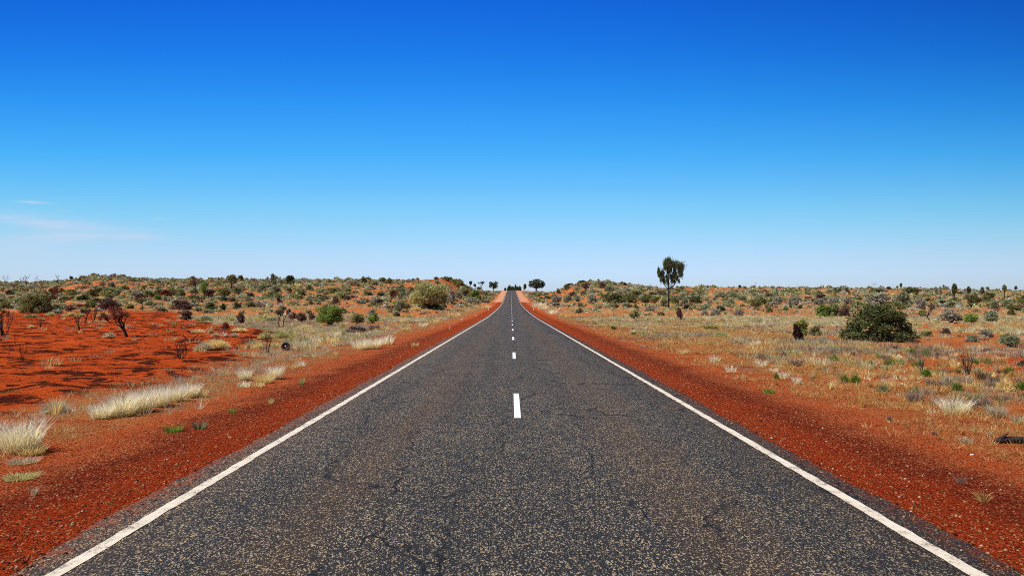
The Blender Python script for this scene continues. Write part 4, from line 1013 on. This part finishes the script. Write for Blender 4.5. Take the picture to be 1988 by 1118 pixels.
# ------------------------------------------------------------------ scattered individuals and stuff
RG = rs(77)
def sample(n, D0, D1, u0, u1):
    D = np.sqrt(RG.rand(n) * (D1 * D1 - D0 * D0) + D0 * D0); u = u0 + (u1 - u0) * RG.rand(n)
    return u * D, D
# shrubs over plain and dunes
X, D = sample(27000, 96, 455, -0.86, 0.86)
p = 992.5 + FPX * X / D
dens = 0.40 + 0.60 * sstep(0.34, 0.54, fbm(X / 22, D / 18, 71, 3))
dens *= np.interp(D, [96, 130, 200, 455], [0.28, 0.55, 0.9, 1.0])
dens *= np.where(np.abs(X) < np.where(D > 240, 7.8, 10), 0.0, 1) * np.where(np.abs(X) < 17, np.where(D > 240, 0.9, 0.5), 1)
dens *= 1 - 0.72 * sstep(770, 850, p) * sstep(905, 880, p) * sstep(200, 280, D)
dens *= 1 - 0.72 * sstep(1045, 1060, p) * sstep(1130, 1090, p) * sstep(200, 260, D)
dens *= 1 - 0.55 * sstep(1250, 1400, p) * sstep(225, 260, D)
dens *= 1 - 0.92 * burn_mask(X, D)
keep = RG.rand(len(X)) < dens
X, D, p = X[keep], D[keep], p[keep]; n = len(X)
W = np.exp(RG.normal(size=n) * 0.45) * 1.32; W = np.clip(W, 0.5, 3.4) * np.interp(D, [90, 200, 400], [0.75, 0.95, 1.2]); H = W * (0.36 + 0.24 * RG.rand(n))
Zg = terrain(X, D)
# nothing grows right in front of the plants placed above
pyb = 589 - (Zg - 1.78) / D * FPX
ok = np.ones(n, bool)
for (hx, hD, hz, hw, hh, hp, hpy) in HERO:
    if hpy < 640 and hD > 60: ok &= ~((np.abs(p - hp) < 0.5 * hw + 0.4 * W / D * FPX) & (D < hD + 0.5) & (pyb - H / D * FPX < hpy - 0.25 * hh))
X, D, p, W, H, Zg = X[ok], D[ok], p[ok], W[ok], H[ok], Zg[ok]; n = len(X)
names_ = ['olive', 'greygreen', 'darkolive', 'purple', 'grey', 'dark', 'yellowgreen', 'rust']
wl_ = np.array([.31, .22, .19, .08, .08, .06, .04, .02]); wr_ = np.array([.28, .25, .20, .05, .11, .06, .05, .0])
ci = np.array([RG.choice(8, p=(wl_ if x < 0 else wr_)) for x in X])
vis = W / D
order = np.argsort(-vis * np.where(np.abs(X / D) < 0.70, 1, 0.01))
nS = sum(1 for o in SC.objects if o.parent is None and o.get('category') == 'shrub')
NI = max(0, 298 - nS)
side = lambda x, D_: ('left' if x < 0 else 'right')
for i in order[:NI]:
    kind = ['dome', 'ball', 'vase'][int(RG.rand() * 3)]
    f, s = proto(('bush', kind, 'lo', int(i) % 3), lambda: bush_meshes(kind, 'lo', int(i) % 3))
    cn_ = names_[ci[i]]; j = 0.85 + 0.3 * RG.rand()
    o = obj('shrub', f, None, tuple(q * j for q in C_[cn_])); o.location = (X[i], D[i], Zg[i] - 0.02); o.scale = (W[i], W[i], H[i]); o.rotation_euler = (0, 0, RG.rand() * 6.28)
    zone = 'plain' if D[i] < 190 else 'dune slope'
    tag(o, f'small {WORDS[cn_]} shrub scattered on the far {side(X[i], 0)}-hand {zone}', 'shrub', f'{WORDS[cn_]} shrubs on the far {side(X[i], 0)}-hand {zone}')
    q_ = project(X[i], D[i], Zg[i]); THINGS.append((o, q_[0], q_[1], W[i] / D[i] * FPX, H[i] / D[i] * FPX, WORDS[cn_], f'shrub on the {zone}'))
rest = order[NI:]
def scrub_arrays(X, D, Z, W, H, Cc, nl, leaf):
    n = len(X); k = np.repeat(np.arange(n), nl)
    d = unit(RG.normal(size=(len(k), 3))); d[:, 2] = np.abs(d[:, 2]); r = 0.55 + 0.5 * RG.rand(len(k))
    # each plant is a few offset lobes
    lob = RG.randint(0, 3, len(k)); off = (RG.rand(n, 3, 2) - 0.5) * 0.45
    P = np.stack([X[k] + (d[:, 0] * r * 0.38 + off[k, lob, 0]) * W[k], D[k] + (d[:, 1] * r * 0.38 + off[k, lob, 1]) * W[k], Z[k] + (d[:, 2] * r * 0.85 + 0.05) * H[k] * (1 - 0.35 * (lob == 2))], 1)
    V, F = leaf_quads(P, W[k] * leaf * (0.6 + 0.8 * RG.rand(len(k))), RG, 1.6, 0.15)
    c = Cc[k] * (0.72 + 0.56 * RG.rand(len(k)))[:, None]
    return V, F, np.repeat(c, 4, 0)
pal = np.array([C_[q] for q in names_]); pal = pal * 1.25 + 0.12 * pal.max(1, keepdims=True)
V, F, Cc = scrub_arrays(X[rest], D[rest], Zg[rest], W[rest], H[rest], pal[ci[rest]], 50, 0.20)
o = obj('scrub', raw_mesh('scrub', V, F, M_LEAF, Cc)); tag(o, 'mass of low desert scrub covering plain and dunes', 'scrub', None, 'stuff')
# skyline twigs: a few dead sticks among the far scrub are things already placed above

# grasses
def grass_arrays(X, D, H, Rr, nb, bw, Croot, Ctip, lean=0.5, dome=False):
    n = len(X); k = np.repeat(np.arange(n), nb); N = len(k)
    Z = terrain(X, D)
    th = RG.rand(N) * 6.283; rr = np.sqrt(RG.rand(N)) * Rr[k]
    dx, dy = np.cos(th), np.sin(th)
    B = np.stack([X[k] + dx * rr * 0.6, D[k] + dy * rr * 0.6, Z[k] - 0.015], 1)
    h = H[k] * (0.45 + 0.65 * RG.rand(N)) * (1 - 0.35 * (rr / Rr[k]) ** 2)
    out = lean * (0.2 + rr / Rr[k]) * RG.rand(N)
    T = B + np.stack([dx * out * h + RG.normal(size=N) * h * 0.18, dy * out * h + RG.normal(size=N) * h * 0.18, h], 1)
    sd = unit(np.cross(T - B, RG.normal(size=(N, 3)))) * (bw[k] * 0.5 * (0.6 + 0.8 * RG.rand(N)))[:, None]
    V = np.stack([B - sd, B + sd, T], 1).reshape(-1, 3)
    v = (0.7 + 0.6 * RG.rand(N))[:, None]
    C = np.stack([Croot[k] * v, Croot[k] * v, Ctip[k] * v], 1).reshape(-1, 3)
    return V, np.arange(3 * N).reshape(N, 3), C
def grass_stuff(name, label, *a, **k):
    V, F, C = grass_arrays(*a, **k)
    o = obj(name, raw_mesh(name, V, F, M_GRASS, C)); tag(o, label, 'grass', None, 'stuff'); return o
def pick(cols, wts, n):
    i = RG.choice(len(cols), n, p=np.array(wts) / sum(wts)); c = np.array([C_[q] for q in cols])[i]
    return c * (0.85 + 0.3 * RG.rand(n))[:, None]
# (a) short orange-tan grass on the right verge
n = 52000
D = 3.5 + 96 * RG.rand(n) ** 1.5; X = 5.2 + RG.rand(n) ** 0.8 * (9.5 + D * 0.05)
d = sstep(0.38, 0.60, fbm(X / 1.3, D / 1.8, 81, 4) + 0.05 * (X - 5.3)) * sstep(4.8, 6.4, X + 1.4 * (vnoise(X, D / 1.5, 83) - 0.5)) * (1 - 0.72 * sstep(8.5, 10.5, X) * sstep(30, 25, D))
k_ = RG.rand(n) < d; X, D = X[k_], D[k_]; n = len(X)
Ct = pick(['tan', 'straw', 'paleolive', 'rust'], [.48, .34, .16, .03], n) * np.array([1.08, .98, .8])
zn = vnoise(X / 2.2, D / 3.5, 87); Ct = np.where((zn > 0.66)[:, None], pick(['purplegrey', 'greystraw', 'paleolive', 'green'], [.3, .3, .25, .15], n), Ct)
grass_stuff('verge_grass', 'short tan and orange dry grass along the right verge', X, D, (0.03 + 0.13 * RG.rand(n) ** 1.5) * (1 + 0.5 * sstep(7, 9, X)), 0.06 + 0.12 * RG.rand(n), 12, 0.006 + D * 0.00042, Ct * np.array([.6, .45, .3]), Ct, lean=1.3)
# (b) left verge: thinner
n = 26000
D = 5 + 170 * RG.rand(n) ** 1.6; X = -(5.2 + RG.rand(n) * (3.4 + D * 0.03))
d = sstep(0.42, 0.62, fbm(X / 1.1, D / 2.0, 85, 4) + 0.10 * (-X - 6.3)) * sstep(4.9, 6.6, -X)
k_ = RG.rand(n) < d; X, D = X[k_], D[k_]; n = len(X)
Ct = pick(['tan', 'straw', 'paleolive', 'greystraw'], [.35, .35, .15, .15], n)
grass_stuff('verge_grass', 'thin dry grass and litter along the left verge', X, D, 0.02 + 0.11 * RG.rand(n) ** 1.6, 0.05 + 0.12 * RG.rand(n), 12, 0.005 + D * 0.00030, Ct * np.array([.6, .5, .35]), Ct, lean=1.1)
n = 1500
D = 6.5 + 42 * RG.rand(n) ** 1.3; X = -(6.9 + RG.normal(size=n) * 0.55 + 0.02 * D); d = sstep(0.36, 0.56, fbm(X / 1.2, D / 1.6, 89, 3)); k_ = RG.rand(n) < d; X, D = X[k_], D[k_]; n = len(X)
Ct = pick(['greystraw', 'straw', 'paleolive', 'purplegrey', 'white'], [.34, .26, .18, .12, .10], n)
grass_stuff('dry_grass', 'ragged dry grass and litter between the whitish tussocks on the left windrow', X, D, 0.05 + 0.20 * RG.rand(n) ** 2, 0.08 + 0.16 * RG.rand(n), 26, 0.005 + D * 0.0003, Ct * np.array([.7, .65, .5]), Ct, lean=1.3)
# (c) spinifex and straw over the plain on both sides
X1, D1 = sample(28000, 8, 92, -0.76, 0.76); X2, D2 = sample(62000, 92, 310, -0.76, 0.76)
X = np.concatenate([X1, X2]); D = np.concatenate([D1, D2])
ax_ = np.abs(X)
d = np.where(X > 0, np.interp(D, [50, 80], [0.10, 0.25]), 0.18) + 0.85 * sstep(0.34, 0.56, fbm(X / 7, D / 9, 91, 3))
d *= sstep(6.8, 9.0, ax_) * np.where(X > 0, np.maximum(sstep(18, 32, D), 0.75 * sstep(8, 12, D) * sstep(6.5, 8, X) * sstep(14, 11, X)), 1.0)
bz = burn_mask(X, D); d *= 1 - 0.975 * bz
d *= np.interp(D, [24, 92, 200, 310], [1, 1, 0.95, 0.6])
k_ = RG.rand(len(X)) < d; X, D = X[k_], D[k_]; n = len(X)
zn = vnoise(X / 11, D / 14, 95)
c1 = pick(['straw', 'paleolive', 'green', 'white', 'greystraw', 'purplegrey'], [.34, .34, .08, .12, .08, .04], n); c2 = pick(['greystraw', 'purplegrey', 'straw', 'paleolive', 'purple'], [.3, .20, .26, .18, .06], n)
Ct = np.where((zn > 0.62)[:, None], c2, c1)
gs = np.where(D < 92, 1.0, 1.6) * np.where(D < 22, 0.6, 1.0)
Hh = (0.12 + 0.28 * RG.rand(n)) * np.where(D < 92, 1, 1.15) * np.where(D < 22, 0.55, 1.0); Rr_ = (0.18 + 0.36 * RG.rand(n)) * gs
nr = D < 92
for q, nb_ in ((nr, 34), (~nr, 15)):
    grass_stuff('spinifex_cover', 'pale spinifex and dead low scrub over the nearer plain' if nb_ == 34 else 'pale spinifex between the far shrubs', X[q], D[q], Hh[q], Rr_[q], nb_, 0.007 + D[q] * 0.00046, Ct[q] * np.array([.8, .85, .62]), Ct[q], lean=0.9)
# (d) tussocks on the near right-hand sand: the bigger are things, the little ones ground cover
X, D = sample(900, 9, 30, 0.28, 0.80); d = sstep(9.0, 11, X) * (0.35 + 0.65 * sstep(0.35, 0.6, fbm(X / 2, D / 2, 97, 3)))
k_ = RG.rand(len(X)) < d; X, D = X[k_], D[k_]; n = len(X)
S = 0.10 + 0.22 * RG.rand(n) ** 1.5
od = np.argsort(-S / D * (X / D < 0.70)); NT_ = 110
cs = ['purplegrey', 'greystraw', 'straw', 'paleolive', 'green', 'purple', 'tan']
for i in od[:NT_]:
    cn_ = cs[RG.choice(7, p=[.24, .16, .16, .14, .12, .08, .10])]; kd = ['low', 'spin', 'wisp', 'tall'][RG.choice(4, p=[.35, .25, .2, .2])]; v_ = int(i) % 3
    K = dict(tall=dict(n=130, width=.036, base=.24, lean=.62, hvar=.72), wisp=dict(n=22, width=.05, base=.10, lean=.55, hvar=.4), spin=dict(n=260, width=.045, dome=True), low=dict(n=160, width=.045, base=.38, lean=.35, hvar=.7))[kd]
    me = proto(('tuft', kd, False, v_), lambda: tussock_mesh('grass_tussock', hash_(kd, v_, False), **K))
    o = obj('grass_tussock', me, None, C_[cn_]); o.location = (X[i], D[i], float(terrain(X[i], D[i])) - 0.01); o.scale = (S[i] * 1.3, S[i] * 1.3, S[i] * (0.7 + 0.5 * RG.rand())); o.rotation_euler = (0, 0, RG.rand() * 6.28)
    q_ = project(X[i], D[i], float(o.location.z)); THINGS.append((o, q_[0], q_[1], S[i] / D[i] * FPX, S[i] / D[i] * FPX, WORDS[cn_], {'tall': 'upright tussock', 'wisp': 'wispy tuft', 'spin': 'spiky hummock', 'low': 'flat clump'}[kd] + ' on the sand'))
    wd = {'tall': 'upright tussock', 'wisp': 'wispy tuft', 'spin': 'spiky hummock', 'low': 'flat clump'}[kd]
    tag(o, f'little {WORDS[cn_]} {wd} among many on the red sand at right', 'grass tussock', f'little {WORDS[cn_]} {wd}s on the right-hand sand')
i = od[NT_:]
Ct = pick(cs, [.24, .16, .16, .14, .12, .08, .10], len(i))
grass_stuff('ground_cover', 'tiny dry plants dotted over the right-hand red sand', X[i], D[i], S[i] * 0.8, S[i] * 0.7, 26, 0.006 + D[i] * 0.0003, Ct * np.array([.8, .85, .62]), Ct, lean=1.0)
# (e) charcoal crumbs and tiny burnt stems on the burnt patch
X, D = sample(9000, 10, 110, -0.80, -0.1); k_ = (RG.rand(len(X)) < burn_mask(X, D) * sstep(0.45, 0.6, fbm(X / 1.5, D / 1.2, 99, 3))); X, D = X[k_], D[k_]; n = len(X)
Ct = np.ones((n, 3)) * np.array([.03, .018, .015])
grass_stuff('burnt_stubble', 'charred stubble left standing on the burnt red sand', X, D, 0.02 + 0.07 * RG.rand(n), 0.10 + 0.25 * RG.rand(n), 14, 0.006 + D * 0.0003, Ct, Ct, lean=1.5)
# (f) loose stones of the gravel shoulders
n = 16000
sgn = np.where(RG.rand(n) < 0.5, -1, 1); D = 4 + 36 * RG.rand(n) ** 1.7; ax_ = 3.18 + np.abs(RG.normal(size=n)) * 1.6
k_ = ax_ < 8.5; X, D = (sgn * ax_)[k_], D[k_]; n = len(X)
S = 0.006 + 0.014 * RG.rand(n) ** 3 + D * 0.00012
oct_ = np.array([(1, 0, 0), (0, 1, 0), (-1, 0, 0), (0, -1, 0), (0, 0, .7), (0, 0, -.7)], float); of = np.array([(0, 1, 4), (1, 2, 4), (2, 3, 4), (3, 0, 4), (1, 0, 5), (2, 1, 5), (3, 2, 5), (0, 3, 5)])
ro = RG.rand(n) * 6.28; Z = np.where(np.abs(X) < 3.42, np.maximum(terrain(X, D), rz_lin(D) + 0.004), terrain(X, D))
vv = oct_[None] * (0.7 + 0.6 * RG.rand(n, 6, 1)) * S[:, None, None]
vx = vv[..., 0] * np.cos(ro)[:, None] - vv[..., 1] * np.sin(ro)[:, None]; vy = vv[..., 0] * np.sin(ro)[:, None] + vv[..., 1] * np.cos(ro)[:, None]
V = np.stack([X[:, None] + vx, D[:, None] + vy, Z[:, None] + vv[..., 2] + 0.002], -1).reshape(-1, 3)
F = (np.arange(n)[:, None, None] * 6 + of[None]).reshape(-1, 3)
cc = np.array([(.50, .20, .09), (.30, .07, .03), (.62, .36, .20), (.16, .03, .02), (.75, .62, .50)])[RG.choice(5, n, p=[.34, .26, .16, .20, .04])]
o = obj('gravel', raw_mesh('gravel', V, F, M_GRASS, np.repeat(cc, 6, 0))); tag(o, 'loose red and orange gravel strewn along both shoulders', 'gravel', None, 'stuff')

# ------------------------------------------------------------------ labels for the plants without one of their own
used = set(o['label'] for o in SC.objects if 'label' in o)
for (o, px, py, w, h, cw, kw) in THINGS:
    size = 'wide ' if w > 2.6 * h else 'small ' if w < 16 else 'broad ' if w > 36 else ''
    cand = sorted(LM, key=lambda L: (L[0] - px) ** 2 + ((L[1] - py) * 2.5) ** 2)
    lab = None
    for pre in (size, 'rounded ' if h > 0.5 * w else 'flattish '):
        for L in cand[:7]:
            dx, dy = px - L[0], py - L[1]
            if abs(dx) > 2.2 * abs(dy): rel = ('just ' if abs(dx) < 45 else '') + ('right of' if dx > 0 else 'left of')
            else: rel = 'in front of' if dy > 0 else 'behind'
            if abs(dx) > 25 and abs(dy) > 6 and rel in ('in front of', 'behind'): rel += (' and right of' if dx > 0 else ' and left of')
            t = f'{pre}{cw} {kw} {rel} {L[2]}'.strip()
            if len(t.split()) <= 16 and t not in used: lab = t; break
        if lab: break
    if not lab and 'label' in o: continue
    if not lab:
        lab = f'{size}{cw} {kw} about {int(round(px / 1988 * 100))} percent across the photo'.strip()
        while lab in used: lab = 'dusty ' + lab
    used.add(lab); o['label'] = lab
